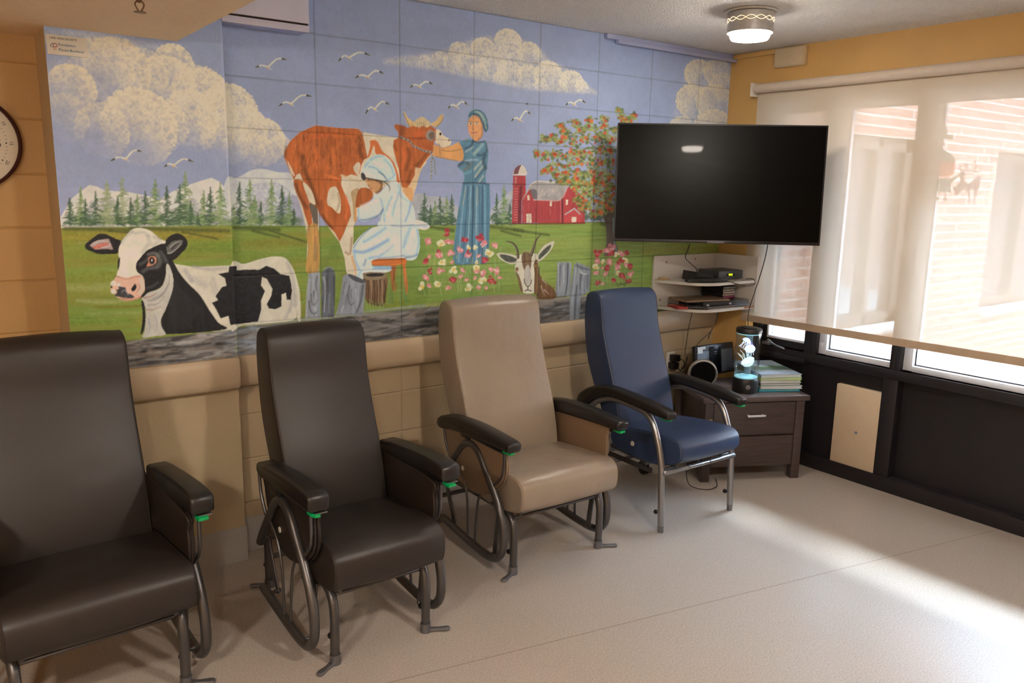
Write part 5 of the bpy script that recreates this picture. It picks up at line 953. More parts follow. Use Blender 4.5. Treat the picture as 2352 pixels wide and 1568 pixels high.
# ================================================================ GERIATRIC CHAIRS
LOOP = [(.618, .265), (.585, .312), (.535, .372), (.47, .448), (.425, .495), (.375, .518), (.33, .515), (.285, .490), (.23, .425), (.175, .36), (.13, .295), (.100, .225), (.093, .16), (.105, .105), (.145, .062), (.20, .047), (.27, .046), (.40, .056), (.607, .080)]
SEAT = [(.0, .345), (.0, .40), (.018, .430), (.07, .445), (.25, .432), (.44, .415), (.50, .40), (.505, .345), (.48, .30), (.25, .272), (.10, .285), (.022, .308)]
BACK = [(.425, .405), (.438, .50), (.478, .64), (.533, .78), (.578, .92), (.596, 1.03), (.612, 1.078), (.652, 1.103), (.695, 1.098), (.725, 1.065), (.733, .95), (.705, .77), (.643, .62), (.575, .50), (.535, .41), (.49, .375), (.445, .378)]
PANEL = [(.125, .585), (.098, .53), (.092, .47), (.108, .42), (.15, .375), (.22, .33), (.30, .303), (.38, .295), (.46, .312), (.52, .35), (.56, .42), (.585, .50), (.585, .585)]
def tube_obj(name, paths, r, m, parent, n=14, ang=60):
    b = MB()
    for p in paths: b.tube(p, r, n)
    return b.obj(name, m, parent, ang=ang)
def yz(x, pts, k=5, x2=None):
    q = crs([(0, a, b) for a, b in pts], k); n = len(q)-1
    return [(x if x2 is None else x+(x2-x)*i/n, p[1], p[2]) for i, p in enumerate(q)]
def knob(b, x, y, z):
    X = tr(x, y, z) @ rotx(-math.pi/2)
    b.lathe([(0, 0), (.005, 0), (.005, .012), (.010, .014), (.0115, .020), (.010, .026), (0, .028)], n=14, X=X)
def seams(parent, prof, hw, m, name='welt', inset_=.006, r=.0013):
    for s in (-1, 1):
        q = crs(prof, 4, True); q = q+[q[0]]; MB().tube([(s*(hw-.007), p[0], p[1]) for p in q], r, 6).obj(name, m, parent, ang=180)
def glider(name, label, loc, yaw, hs, hf, hl, hp, vin, pan, welt, pad_kind, dz=0., hb=None, wr_back=None, wr_seat=None, dzp=.004):
    t = thing(name, label, 'recliner chair', loc, math.radians(yaw), 'geriatric glider chairs along the wall')
    hb = hb or hs-.015
    st = MB().cushion(SEAT, hs, .013, .009, wr=wr_seat).obj('seat', vin, t, ang=75); seams(st, SEAT, hs, welt)
    bk = MB().cushion([(a, b+dz) for a, b in BACK], hb, .012, .010, wr=wr_back).obj('backrest', vin, t, ang=75); seams(bk, [(a, b+dz) for a, b in BACK], hb, welt)
    for s in (-1, 1):
        xl = s*hl; xf = s*hf; xp = s*hp
        # big bent side loop of the glider
        lp = tube_obj('side_loop', [yz(xl, LOOP, 6)], .0175, M_STEEL, t)
        rods = MB()
        rods.tube(yz(xl, [(.383, .062), (.385, .15), (.392, .26), (.43, .345), (.51, .402)], 5), .0055, 8)
        rods.tube(yz(xl, [(.325, .060), (.322, .16), (.312, .27), (.275, .335), (.20, .365)], 5, xl-s*.022), .0055, 8)
        rods.tube(yz(xl, [(.10, .592), (.099, .53), (.102, .465), (.125, .425), (.17, .385)], 5), .0065, 8)
        rods.tube(yz(xl, [(.600, .575), (.598, .53), (.585, .465), (.545, .405)], 5), .0065, 8)
        rods.obj('support_rods', M_STEEL, lp)
        # padded side panel in two quilted layers with a snap
        x_in = s*(hs+.003)
        pb = MB()
        for q, off in ((0, 0.), (1, .0125)):
            a = x_in+s*off; pb.prism(inset(crs(PANEL, 4, True), .004*q), 'yz', a, a+s*.0115, bev=.004)
        pnl = pb.obj('side_panel', pan, t, ang=60)
        pb = MB(); pb.tube([(x_in+s*.0122, p[0], p[1]) for p in crs(PANEL, 4, True)[:44]], .002, 6).obj('welt', welt, pnl, ang=180)
        X = tr(x_in+s*.0245, .425, .385) @ roty(s*math.pi/2)
        MB().lathe([(0, 0), (.0115, 0), (.011, .003), (.006, .004), (0, .004)], n=20, X=X).obj('snap', M_BUTTON, pnl)
        # armrest
        if pad_kind == 'block':
            pr = [(-.012, .604), (-.008, .596), (.02, .592), (.20, .586), (.36, .578), (.455, .572), (.485, .583), (.492, .606), (.482, .622), (.40, .634), (.25, .648), (.12, .657), (.03, .657), (-.002, .652), (-.012, .640)]
            ar = MB().prism(pr, 'yz', xp-.038, xp+.038, bev=.011).obj('armrest', M_PAD, t, ang=50)
        else:
            pr = [(-.022, .592), (-.018, .576), (.0, .570), (.10, .568), (.30, .560), (.45, .550), (.53, .534), (.565, .540), (.576, .562), (.548, .592), (.45, .614), (.30, .626), (.15, .625), (.03, .618), (-.010, .612), (-.022, .604)]
            ar = MB().prism([tuple(p) for p in crs(pr, 3, True)], 'yz', xp-.036, xp+.036, bev=.015).obj('armrest', M_PAD, t, ang=80)
        MB().box(xp-.020, xp+.020, .035, .44, .566 if pad_kind == 'block' else .552, .578 if pad_kind == 'block' else .562, .002).box(xl-.012, xl+.012, .33, .40, .53, .575, .003).obj('armrest_bracket', M_BLACK, ar)
        zl = .585 if pad_kind == 'block' else .570
        MB().prism([(-.022, 0), (-.022, .018), (-.010, .026), (.030, .026), (.034, -.006), (.012, -.010)], 'xy', 0, -.011, X=tr(xp-.004, .012, zl) @ rotz(math.pi/2 if s < 0 else -math.pi/2) @ tr(0, -.008, 0), bev=.003).obj('release_lever', M_GREEN, ar)
        MB().box(xp-.012, xp+.03, -.005, .03, zl-.001, zl+.002).obj('lever_plate', M_SILVER, ar)
        ar.location = (0, .034, dzp)
        # base: front leg, top rail and rear leg bent from one tube
        lg = tube_obj('leg', [crs([(xf, .090, .035), (xf, .088, .12), (xf, .088, .185), (xf, .105, .240), (xf, .15, .268), (xf, .22, .272)], 6)], .0165, M_STEEL, t)
        kb = MB(); knob(kb, xf, .104, .088); kb.obj('adjuster_knob', M_BLACK, lg)
        ft = MB(); ft.lathe([(0, .0), (.020, .0), (.021, .010), (.0185, .022), (.0195, .028), (.0195, .036), (0, .036)], c=(xf, .090, 0), n=20)
        dx, dy = s*.085, -.045
        ft.prism([(-.012, -.015), (.045, -.009), (.075, -.013), (.088, -.010), (.092, 0), (.088, .010), (.075, .013), (.045, .009), (-.012, .015)], 'xy', .001, .013, X=tr(xf, .090, 0) @ rotz(math.atan2(dy, dx)), bev=.004)
        ft.obj('foot', M_CAST, lg)
        tube_obj('base_rail', [[(xf, .20, .272), (xf, .64, .268)]], .0165, M_STEEL, t)
        rl = tube_obj('leg', [crs([(xf, .62, .268), (xf, .69, .262), (xf, .735, .225), (xf, .745, .16), (xf, .745, .035)], 6)], .0165, M_STEEL, t)
        kb = MB(); knob(kb, xf, .758, .085); kb.obj('adjuster_knob', M_BLACK, rl)
        ft = MB(); ft.lathe([(0, .0), (.020, .0), (.021, .010), (.0185, .022), (.0195, .036), (0, .036)], c=(xf, .745, 0), n=20)
        ft.prism([(-.012, -.015), (.045, -.010), (.075, -.012), (.080, 0), (.075, .012), (.045, .010), (-.012, .015)], 'xy', .001, .013, X=tr(xf, .745, 0) @ rotz(math.atan2(.03, s*.05)), bev=.004).obj('foot', M_CAST, rl)
        # swing bars
        xb = (xf+xl)/2
        for (y0, z0), (y1, z1) in (((.165, .272), (.195, .060)), ((.63, .262), (.545, .082))):
            L = math.hypot(y1-y0, z1-z0); an = math.atan2(y1-y0, -(z1-z0)); X = tr(xb, y0, z0) @ rotx(an)
            sb = MB().box(-.004, .004, -.015, .015, -L-.012, .012, .003, X=X)
            for z in (0, -L): sb.lathe([(0, 0), (.009, 0), (.008, .006), (0, .007)], n=12, X=X @ tr(.004, 0, z) @ roty(math.pi/2)); sb.lathe([(0, 0), (.009, 0), (.008, .006), (0, .007)], n=12, X=X @ tr(-.004, 0, z) @ roty(-math.pi/2))
            sb.tube([X @ Vector((-abs(xl-xb)-.002, 0, -L)), X @ Vector((abs(xl-xb)+.002, 0, -L))] if False else [X @ Vector((0, 0, -L)), Vector((xl, y1, z1))], .006, 8)
            sb.tube([X @ Vector((0, 0, 0)), Vector((xf, y0, z0))], .006, 8)
            sb.obj('swing_bar', M_STEEL, t)
    tube_obj('front_crossbar', [[(-hf, .110, .246), (hf, .110, .246)]], .0065, M_STEEL, t)
    tube_obj('rear_crossbar', [[(-hf, .60, .268), (hf, .60, .268)]], .013, M_STEEL, t)
    tube_obj('rear_crossbar', [[(-hf, .745, .13), (hf, .745, .13)]], .011, M_STEEL, t)
    um = MB()
    for s in (-1, 1): um.tube([(s*(hs-.05), .08, .272), (s*(hs-.05), .52, .285), (s*(hs-.05), .60, .45)], .010, 8)
    um.box(-hs+.04, hs-.04, .20, .225, .255, .275, .003); um.box(-hs+.04, hs-.04, .44, .465, .26, .285, .003)
    for s in (-1, 1): um.tube([(s*(hs-.05), .2, .265), (s*hl, .19, .30)], .007, 8); um.tube([(s*(hs-.05), .50, .285), (s*hl, .51, .40)], .007, 8)
    um.obj('seat_frame', M_STEEL, t)
    return t
def wr_tan_back(x, y, z):
    e = 0
    for cx, cz, sx_, sz_, a in ((.02, .86, .05, .012, -.0045), (.05, .80, .10, .014, .004), (.02, .76, .09, .012, -.0045), (.06, .70, .12, .02, .004), (-.05, .66, .10, .016, -.0035), (.03, .98, .006, .03, -.004), (.04, .93, .012, .03, .0035), (.10, .82, .012, .04, -.003), (-.02, .90, .03, .01, .002)):
        e += a*math.exp(-((x-cx-.25*(z-cz))/sx_)**2-((z-cz)/sz_)**2)
    return e*2.0 if y < .62 else 0
def wr_tan_seat(x, y, z):
    e = 0
    for cx, cy, sx_, sy_, a in ((-.05, .33, .10, .02, -.006), (-.02, .28, .12, .02, .005), (.0, .23, .10, .018, -.005), (.05, .18, .12, .02, .003), (-.12, .30, .03, .04, -.003)): e += a*math.exp(-((x-cx)/sx_)**2-((y-cy)/sy_)**2)
    return e*1.8 if z > .38 else 0
def wr_bigseat(x, y, z):
    return (.007*math.exp(-((x-.02)/.09)**2-((y-.22-.3*(x)**1)/.018)**2)-.007*math.exp(-((x+.0)/.10)**2-((y-.26-.3*x)/.02)**2)) if z > .38 else 0
def wr_bigback(x, y, z):
    return (-.006*math.exp(-((x-.02)/.11)**2-((z-.66-.15*x)/.014)**2)+.004*math.exp(-((x-.02)/.13)**2-((z-.69-.15*x)/.02)**2)) if y < .62 else 0
glider('recliner_chair', 'wide dark brown vinyl glider chair at the left edge, nearest the wall clock', (-1.100, -.972, 0), 3., .265, .235, .308, .300, M_BROWN, M_BROWN2, M_SEAM, 'block', 0., .250, wr_bigback, wr_bigseat, .014)
glider('recliner_chair', 'narrow dark brown vinyl glider chair between the wide brown one and the taupe one', (-.235, -1.12, 0), 0., .2125, .18, .25, .25, M_BROWN, M_BROWN2, M_SEAM, 'block', -.01, .200)
glider('recliner_chair', 'taupe vinyl glider chair with creased back and rounded black armrests', (.722, -.942, 0), -1.5, .265, .24, .290, .295, M_TAN, M_TAN2, M_SEAMT, 'round', .01, .250, wr_tan_back, wr_tan_seat)
# --- the navy chair has fixed legs and curved arms
def navy_chair():
    t = thing('armchair', 'navy blue high-back vinyl armchair with curved black arms and silver legs', 'armchair', (1.585, -.95, 0), math.radians(-1.))
    sp_ = [(-.022, .378), (-.024, .42), (-.008, .448), (.04, .464), (.20, .458), (.42, .430), (.47, .41), (.47, .35), (.42, .312), (.20, .302), (.10, .318), (.02, .343)]
    s_ = MB().cushion(sp_, .213, .012, .006).obj('seat', M_NAVY, t, ang=75); seams(s_, sp_, .213, M_SEAMN)
    bp = [(a-.005, b) for a, b in BACK]; b_ = MB().cushion(bp, .205, .012, .008).obj('backrest', M_NAVY, t, ang=75); seams(b_, bp, .205, M_SEAMN)
    MB().lathe([(0, 0), (.013, 0), (.012, .003), (0, .004)], n=20, X=tr(-.2135, .305, .37) @ roty(-math.pi/2)).obj('snap', M_BUTTON, s_)
    for s in (-1, 1):
        x = s*.253
        fr = yz(x, [(.042, .035), (.052, .20), (.060, .33), (.090, .44), (.130, .525), (.18, .566), (.26, .580), (.38, .588), (.47, .575), (.56, .53), (.63, .46), (.66, .36), (.665, .27)], 5)
        lg = tube_obj('side_frame', [fr], .0165, M_SILVER, t)
        f = MB(); f.lathe([(0, 0), (.014, 0), (.015, .01), (.013, .022), (.0155, .024), (.0155, .045), (0, .045)], c=(x, .042, 0), n=18); f.obj('foot', M_CAST, lg)
        kb = MB(); knob(kb, x, .060, .092); kb.obj('adjuster_knob', M_BLACK, lg)
        pr = [(-.026, .588), (-.016, .574), (.06, .576), (.20, .588), (.36, .598), (.46, .586), (.54, .546), (.60, .493), (.63, .486), (.648, .51), (.628, .565), (.555, .614), (.46, .642), (.36, .650), (.20, .642), (.05, .625), (-.014, .612), (-.026, .602)]
        MB().prism([tuple(p) for p in crs(pr, 3, True)], 'yz', x-.034, x+.034, bev=.015).obj('armrest', M_PAD, t, ang=80, loc=(0, .03, 0))
        MB().prism([(-.022, 0), (-.022, .018), (-.010, .026), (.030, .026), (.034, -.006), (.012, -.010)], 'xy', 0, -.011, X=tr(x, .036, .577) @ rotz(math.pi/2 if s < 0 else -math.pi/2) @ tr(0, -.008, 0), bev=.003).obj('release_lever', M_GREEN, t)
        MB().box(x-.010, x+.02, .022, .05, .577, .580).obj('lever_plate', M_SILVER, t)
        # rear castor
        c_ = MB(); c_.lathe([(0, 0), (.026, .0), (.030, .004), (.030, .014), (.026, .018), (0, .018)], n=24, X=tr(x-.020, .675, .031) @ roty(math.pi/2)); c_.lathe([(0, 0), (.026, .0), (.030, .004), (.030, .014), (.026, .018), (0, .018)], n=24, X=tr(x+.004, .675, .031) @ roty(math.pi/2))
        c_.box(x-.024, x+.024, .655, .70, .052, .075, .006); c_.tube([(x, .665, .07), (x, .665, .27)], .009, 8); c_.obj('castor', M_BLACK, t)
    cb = MB().tube([(-.253, .040, .302), (.253, .040, .302)], .0125, 14); cb.obj('front_crossbar', M_SILVER, t)
    cl = MB()
    for x in (-.09, .06): cl.lathe([(.0128, 0), (.0145, .001), (.0145, .008), (.0128, .009)], n=14, X=tr(x, .040, .302) @ roty(math.pi/2))
    cl.obj('crossbar_clip', M_CAST, t)
    for y, z in ((.665, .13), (.665, .20), (.58, .27)): tube_obj('rear_crossbar', [[(-.25, y, z), (.25, y, z)]], .010, M_SILVER, t)
    u = MB()
    for s in (-1, 1): u.tube([(s*.17, .12, .31), (s*.17, .30, .29), (s*.17, .62, .30), (s*.17, .62, .42)], .011, 8); u.box(s*.17-.004, s*.17+.004, .20, .62, .235, .262, .002); u.tube([(s*.17, .06, .31), (s*.253, .062, .31)], .009, 8); u.tube([(s*.17, .6, .27), (s*.253, .665, .27)], .009, 8)
    u.box(-.17, .17, .25, .29, .262, .285, .003); u.tube([(0, .2, .25), (0, .62, .24)], .016, 12); u.obj('recline_mechanism', M_STEEL, t)
navy_chair()
# ================================================================ NIGHTSTAND in the corner
M_WOOD = mat('dark_espresso_veneer', (74, 62, 60), .42, noise=(7, .30), stretch=(1, 6, 14), bump=(60, .05, .002))
M_WOODL = mat('espresso_top', (86, 74, 72), .30, noise=(7, .22), stretch=(2, 10, 1), coat=.1)
NX = math.atan2(-.44, .9)
ns = thing('nightstand', 'dark brown two-drawer nightstand standing in the corner below the shelves', 'nightstand', (1.995, -.565, 0), NX)
NW, ND, NH = .648, .475, .50
MB().box(0, NW, 0, ND, NH-.030, NH, .003).obj('top', M_WOODL, ns)
MB().box(.045, NW-.045, .035, ND-.015, .085, NH-.031, .002).obj('carcass', M_WOOD, ns)
for x in (.022, NW-.072):
    for y in (.015, ND-.065): MB().box(x, x+.05, y, y+.05, 0., NH-.031, .002).obj('leg', M_WOOD, ns)
for z0, z1, hd in ((.272, .462, True), (.085, .262, False)):
    d = MB().box(.076, NW-.076, .018, .034, z0, z1, .002).obj('drawer', M_WOOD, ns)
    if hd:
        h = MB().box(NW/2-.055, NW/2+.055, -.010, -.002, z0+.112, z0+.124, .002)
        for s in (-.048, .040): h.box(NW/2+s, NW/2+s+.008, -.004, .019, z0+.114, z0+.122)
        h.obj('handle', M_ALU, d)
lb_ = MB().box(.028, .066, .0140, .0149, .315, .372).obj('label_sticker', mat('tan_label', (206, 160, 100), .6, noise=(50, .08)), ns)
MB().box(.034, .060, .0134, .0139, .362, .366).box(.034, .060, .0134, .0139, .350, .352).box(.034, .060, .0134, .0139, .338, .340).box(.034, .060, .0134, .0139, .326, .328).obj('label_print', mat('label_print_ink', (120, 84, 50), .6, noise=(50, .08)), lb_)
# jellyfish lamp ---------------------------------------------------
jl = thing('jellyfish_lamp', 'tall clear jellyfish lamp glowing pale blue on the nightstand', 'lamp', (2.332, -.580, NH))
MB().lathe([(0, .0), (.070, .0), (.073, .006), (.073, .078), (.070, .084), (0, .084)], n=48).obj('base', M_BLACK, jl)
MB().lathe([(0, 0), (.014, 0), (.013, .003), (0, .004)], n=20, X=tr(-.0465, -.0560, .040) @ rotz(.87) @ roty(-math.pi/2)).obj('button', M_CAST, jl)
MB().lathe([(0, .372), (.070, .372), (.073, .367), (.073, .350), (.069, .345), (0, .345)], n=48).lathe([(.03, .372), (.045, .372), (.045, .378), (.03, .378)], n=24).obj('cap', M_BLACK, jl)
def clear(name, col=(.97, 1, 1), a=.12):
    m = bpy.data.materials.new(name); m.use_nodes = True; n = m.node_tree.nodes; L = m.node_tree.links; n.remove(n['Principled BSDF'])
    t = n.new('ShaderNodeBsdfTransparent'); t.inputs[0].default_value = col+(1,); g = n.new('ShaderNodeBsdfGlossy'); g.inputs['Roughness'].default_value = .03; f = n.new('ShaderNodeLayerWeight'); f.inputs[0].default_value = a
    x = n.new('ShaderNodeMixShader'); L.new(f.outputs['Facing'], x.inputs[0]); L.new(t.outputs[0], x.inputs[1]); L.new(g.outputs[0], x.inputs[2]); L.new(x.outputs[0], n['Material Output'].inputs[0]); return m
M_TUBE = clear('clear_acrylic_tube', (.90, .95, .98), .30)
MB().lathe([(.066, .084), (.0695, .084), (.0695, .346), (.066, .346)], n=64).obj('tube', M_TUBE, jl)
MB().lathe([(.0, .085), (.064, .085), (.066, .091), (.064, .0915), (.0, .0915)], n=48).obj('light_ring', mat('cyan_glow', (170, 225, 232), .4, emit=((150, 220, 235), .22), noise=(30, .1)), jl)
MB().lathe([(.0, .338), (.064, .338), (.066, .344), (0, .344)], n=48).obj('light_ring', MATS['cyan_glow'], jl)
MB().lathe([(.018, .1), (.0200, .1), (.0200, .334), (.018, .334)], c=(.028, .015, 0), n=24).obj('bubble_tube', mat('translucent_tube', (120, 140, 150), .3, noise=(20, .1)), jl)
MJ = mat('glowing_jelly', (222, 228, 240), .4, emit=((214, 224, 244), .5), noise=(20, .15)); MJ2 = mat('violet_jelly', (190, 150, 230), .4, emit=((150, 120, 220), .4), noise=(20, .1))
def jelly(x, y, z, r, tilt, m):
    X = tr(x, y, z) @ roty(tilt[0]) @ rotx(tilt[1]); b = MB(); b.lathe([(0, r*.8), (r*.45, r*.70), (r*.82, r*.40), (r, 0), (r*.92, -r*.12), (r*.8, 0), (r*.6, r*.3), (0, r*.55)], n=24, X=X)
    for k in range(7):
        a = 2*math.pi*k/7; b.tube([X @ Vector((r*.6*math.cos(a), r*.6*math.sin(a), 0)), X @ Vector((r*.5*math.cos(a+.5), r*.5*math.sin(a+.5), -r*.9)), X @ Vector((r*.75*math.cos(a+.2), r*.75*math.sin(a+.2), -r*1.7))], .0014, 5)
    b.obj('jellyfish', m, jl, ang=60)
jelly(-.028, -.008, .298, .027, (.5, .3), MJ); jelly(-.004, -.020, .255, .028, (-.7, .4), MJ); jelly(.022, .0, .270, .016, (.9, -.5), MJ2)
jelly(-.020, -.02, .185, .040, (2.6, .2), mat('mint_jelly', (215, 235, 230), .4, emit=((214, 234, 232), .4), noise=(20, .1)))
# books -------------------------------------------------------------
BY = math.atan2(-.119, .217); rnd = random.Random(3); z = NH; covs = (((16, 150, 170), None), ((200, 206, 204), None), ((90, 106, 100), None), ((206, 208, 206), None), ((170, 200, 90), None), ((130, 146, 160), None))
dirs = Vector((.6134, .7897, 0)); origin = Vector((2.392, -.640, 0))
labs = ('teal paperback book at the bottom of the stack beside the jellyfish lamp', 'white covered book second from the bottom of the nightstand stack', 'dark green grey book in the middle of the nightstand stack', 'cream book above the middle of the nightstand stack', 'book with lime green edge just under the top of the stack', 'large picture book with a landscape cover on top of the nightstand stack')
for i, ((c, _), th) in enumerate(zip(covs, (.016, .018, .014, .018, .012, .020))):
    wd = .25-.004*rnd.random(); dp = .37-.03*rnd.random() if i < 5 else .385
    o = thing('book', labs[i], 'book', (origin.x+rnd.uniform(-.008, .008), origin.y+rnd.uniform(-.006, .006), z+.0003), BY+math.radians(rnd.uniform(-3, 3)), 'books stacked on the nightstand')
    # local x = width, local y = depth
    m = mat('book_cover_%d' % i, c, .35, noise=(8, .25) if i < 5 else None)
    ct = .0062 if i == 0 else .0026
    MB().box(0, wd, 0, dp, 0, ct).box(0, wd, 0, dp, th-ct, th).box(-.0015, .0, 0, dp, 0, th).obj('cover', m, o)
    MB().box(.0, wd-.004, .004, dp-.004, ct, th-ct).obj('pages', mat('book_pages', (206, 212, 214), .7, noise=(200, .08)), o)
    if i == 5:
        pc = MB().box(.004, wd-.004, .004, dp-.004, th, th+.0004); m2 = mat('landscape_cover', (180, 194, 206), .3); n = m2.node_tree.nodes; L = m2.node_tree.links
        tcx = n.new('ShaderNodeTexCoord'); sxx = n.new('ShaderNodeSeparateXYZ'); nz = n.new('ShaderNodeTexNoise'); nz.inputs['Scale'].default_value = 14; ad = n.new('ShaderNodeMath'); ad.operation = 'MULTIPLY_ADD'; ad.inputs[1].default_value = .10
        L.new(tcx.outputs['Object'], sxx.inputs[0]); L.new(tcx.outputs['Object'], nz.inputs[0]); L.new(nz.outputs[0], ad.inputs[0]); L.new(sxx.outputs['Y'], ad.inputs[2]); rr = n.new('ShaderNodeValToRGB'); mr = n.new('ShaderNodeMapRange'); mr.inputs[2].default_value = .45
        L.new(ad.outputs[0], mr.inputs[0]); L.new(mr.outputs[0], rr.inputs[0]); L.new(rr.outputs[0], n['Principled BSDF'].inputs['Base Color']); e = rr.color_ramp; e.elements[0].color = lc((110, 126, 150)); e.elements[1].color = lc((196, 212, 226))
        for p, cc in ((.25, (150, 160, 170)), (.42, (70, 84, 66)), (.58, (96, 120, 84)), (.66, (186, 200, 214))): q = e.elements.new(p); q.color = lc(cc)
        pc.obj('picture', m2, o)
    z += th+.0006
# docking speaker, round speaker -------------------------------------
dk = thing('docking_speaker', 'flat black docking speaker with grey grilles leaning back on the nightstand', 'speaker', (2.345, -.205, NH), -.05)
X = rotx(math.radians(-8))
MB().box(0, .345, 0, .030, .004, .195, .008, X=X).obj('body', M_BLACK, dk)
Mg = mat('grey_speaker_grille', (92, 98, 108), .6, noise=(500, .3))
for a, b in ((.014, .118), (.228, .331)): MB().box(a, b, -.003, .0, .016, .158, .001, X=X).obj('grille', Mg, dk)
MB().box(.126, .220, -.006, .0, .018, .182, .002, X=X).obj('dock_panel', mat('glossy_dock', (20, 24, 34), .2, noise=(20, .1)), dk)
MB().box(.018, .062, -.0042, -.0031, .148, .188, X=X).box(.062, .088, -.0042, -.0031, .172, .188, X=X).obj('paper_label', mat('white_paper', (206, 208, 206), .6, noise=(60, .12)), dk)
MB().box(.163, .185, -.0068, -.0061, .146, .150, X=X).box(.166, .182, -.0068, -.0061, .134, .136, X=X).obj('display_marks', mat('pale_marks', (150, 156, 166), .5, noise=(60, .1)), dk)
MB().box(.04, .30, .012, .09, .0, .012, .003).obj('stand', M_BLACK, dk)
rs = thing('round_speaker', 'round black speaker with silver ring in front of the docking speaker', 'speaker', (2.185, -.385, NH), math.radians(-42))
X = tr(0, 0, .088) @ rotx(math.pi/2)
MB().lathe([(0, -.055), (.060, -.055), (.075, -.035), (.082, .0), (.084, .02), (.080, .03), (0, .03)], n=48, X=X).obj('body', M_BLACK, rs)
MB().lathe([(.070, .028), (.0765, .036), (.083, .032), (.0850, .010), (.080, .010)], n=64, X=X).obj('ring', mat('bright_ring', (200, 200, 200), .25, .8, noise=(30, .05)), rs)
MB().lathe([(0, .0305), (.040, .033), (.071, .0305), (.071, .028), (0, .028)], n=48, X=X).obj('grille', mat('black_grille', (8, 8, 8), .9, noise=(500, .3), spec=.1), rs)
MB().box(-.04, .04, -.03, .03, .0, .012, .004).obj('foot', M_BLACK, rs)
sb = thing('power_adapter', 'small dark brown box at the back left corner of the nightstand', 'adapter', (2.228, -.175, NH), NX)
MB().box(0., .055, 0., .085, 0., .024, .004).obj('body', mat('brown_box', (52, 38, 32), .4, noise=(20, .1)), sb)
# wall outlet with chargers
ot = thing('wall_outlet', 'cream wall outlet plate behind the nightstand full of chargers', 'outlet', (2.325, 0, .575))
MB().box(-.036, .036, -.007, 0, -.058, .058, .003).obj('plate', M_WHITEP, ot); MB().box(-.017, .017, -.010, -.007, -.048, -.008, .003).box(-.017, .017, -.010, -.007, .008, .048, .003).obj('socket', mat('socket_face', (200, 194, 180), .4, noise=(40, .05)), ot)
for i, (z0, dx, lab) in enumerate(((.597, .006, 'black plug charger in the upper socket behind the nightstand'), (.549, -.004, 'black plug charger in the lower socket behind the nightstand'))):
    p = thing('plug_charger', lab, 'charger', (2.325+dx, -.0105, z0)); MB().box(-.024, .026, -.050, 0., -.021, .021, .005).obj('body', M_BLACK, p)
    tp = [(0, -.048, 0), (.03, -.06, -.01-.02*i), (.06, -.055, -.04), (.03, -.06, -.07), (.05, -.07, -.045+.02*i), (.09, -.05, .0)]
    MB().tube(crs(tp, 5), .0028, 6).obj('cord', M_BLACK, p, ang=180)
# ================================================================ CORNER SHELF
M_MEL = mat('white_melamine', (206, 202, 196), .4, noise=(8, .04)); M_CHIP = mat('chipped_edge', (150, 104, 66), .8, noise=(90, .3))
cs = thing('corner_shelf', 'white melamine corner shelf unit with two shelves mounted below the television', 'shelf', (0, 0, 0))
MB().box(2.115, 2.688, -.0215, -.0055, .925, 1.245, .001).obj('back_panel', M_MEL, cs)
MB().box(2.672, 2.688, -.350, -.0225, .907, 1.247, .001).obj('side_panel', M_MEL, cs)
sc_ = MB()
for x, z in ((2.22, 1.205), (2.48, 1.215), (2.18, .975)): sc_.lathe([(0, 0), (.006, 0), (.005, .002), (0, .003)], n=12, X=tr(x, -.0215, z) @ rotx(math.pi/2))
sc_.obj('screw', M_CHIP, cs)
for z in (1.088, .930):
    o_ = [(2.118, -.0225), (2.118, -.07), (2.135, -.12), (2.185, -.24), (2.215, -.295), (2.26, -.325), (2.33, -.340), (2.671, -.346), (2.671, -.0225)]
    m = MB().prism(o_, 'xy', z, z+.016); s_ = m.obj('shelf_board', M_MEL, cs)
    if z < 1: MB().box(2.58, 2.668, -.3480, -.3455, z+.006, z+.0165).obj('chipped_edge', M_CHIP, s_)
T1, T2 = 1.1042, .9462
rc = thing('cable_receiver', 'dark grey cable receiver with yellow-green display on the top shelf', 'receiver', (2.552, -.165, T1), math.radians(-4))
MB().box(-.105, .105, -.085, .085, .004, .056, .003).obj('case', mat('dark_grey_case', (66, 68, 72), .4, .2, noise=(20, .1)), rc)
MB().box(-.104, .104, -.0885, -.0855, .006, .054, .001).obj('front_panel', mat('grey_front', (84, 88, 94), .35, .3, noise=(20, .08)), rc)
MB().prism(ell(-.002, .030, .040, .013, 24), 'xz', -.0895, -.0888).obj('display_window', mat('display_black', (14, 16, 16), .2, noise=(20, .1)), rc)
sg_ = MB(); 
for i, x in enumerate((-.016, -.004, .008)):
    sg_.tube([(x-.004, -.0902, .037), (x, -.0902, .024), (x+.004, -.0902, .037)], .0011, 5)
sg_.tube([(-.020, -.0902, .037), (-.012, -.0902, .037)], .0010, 5)
sg_.obj('display_digits', mat('lit_digits', (190, 210, 30), .5, emit=((190, 214, 30), 1.4), noise=(30, .1)), rc)
MB().box(-.09, -.07, -.07, -.05, 0, .005).box(.07, .09, -.07, -.05, 0, .005).box(-.09, -.07, .05, .07, 0, .005).box(.07, .09, .05, .07, 0, .005).obj('foot', M_BLACK, rc)
md = thing('router_box', 'black box lying left of the receiver on the top shelf', 'router', (2.350, -.150, T1), math.radians(-12))
MB().prism([(-.060, 0), (.070, 0), (.070, .036), (-.055, .056)], 'xz', -.075, .06, bev=.003).obj('case', M_BLACK, md)
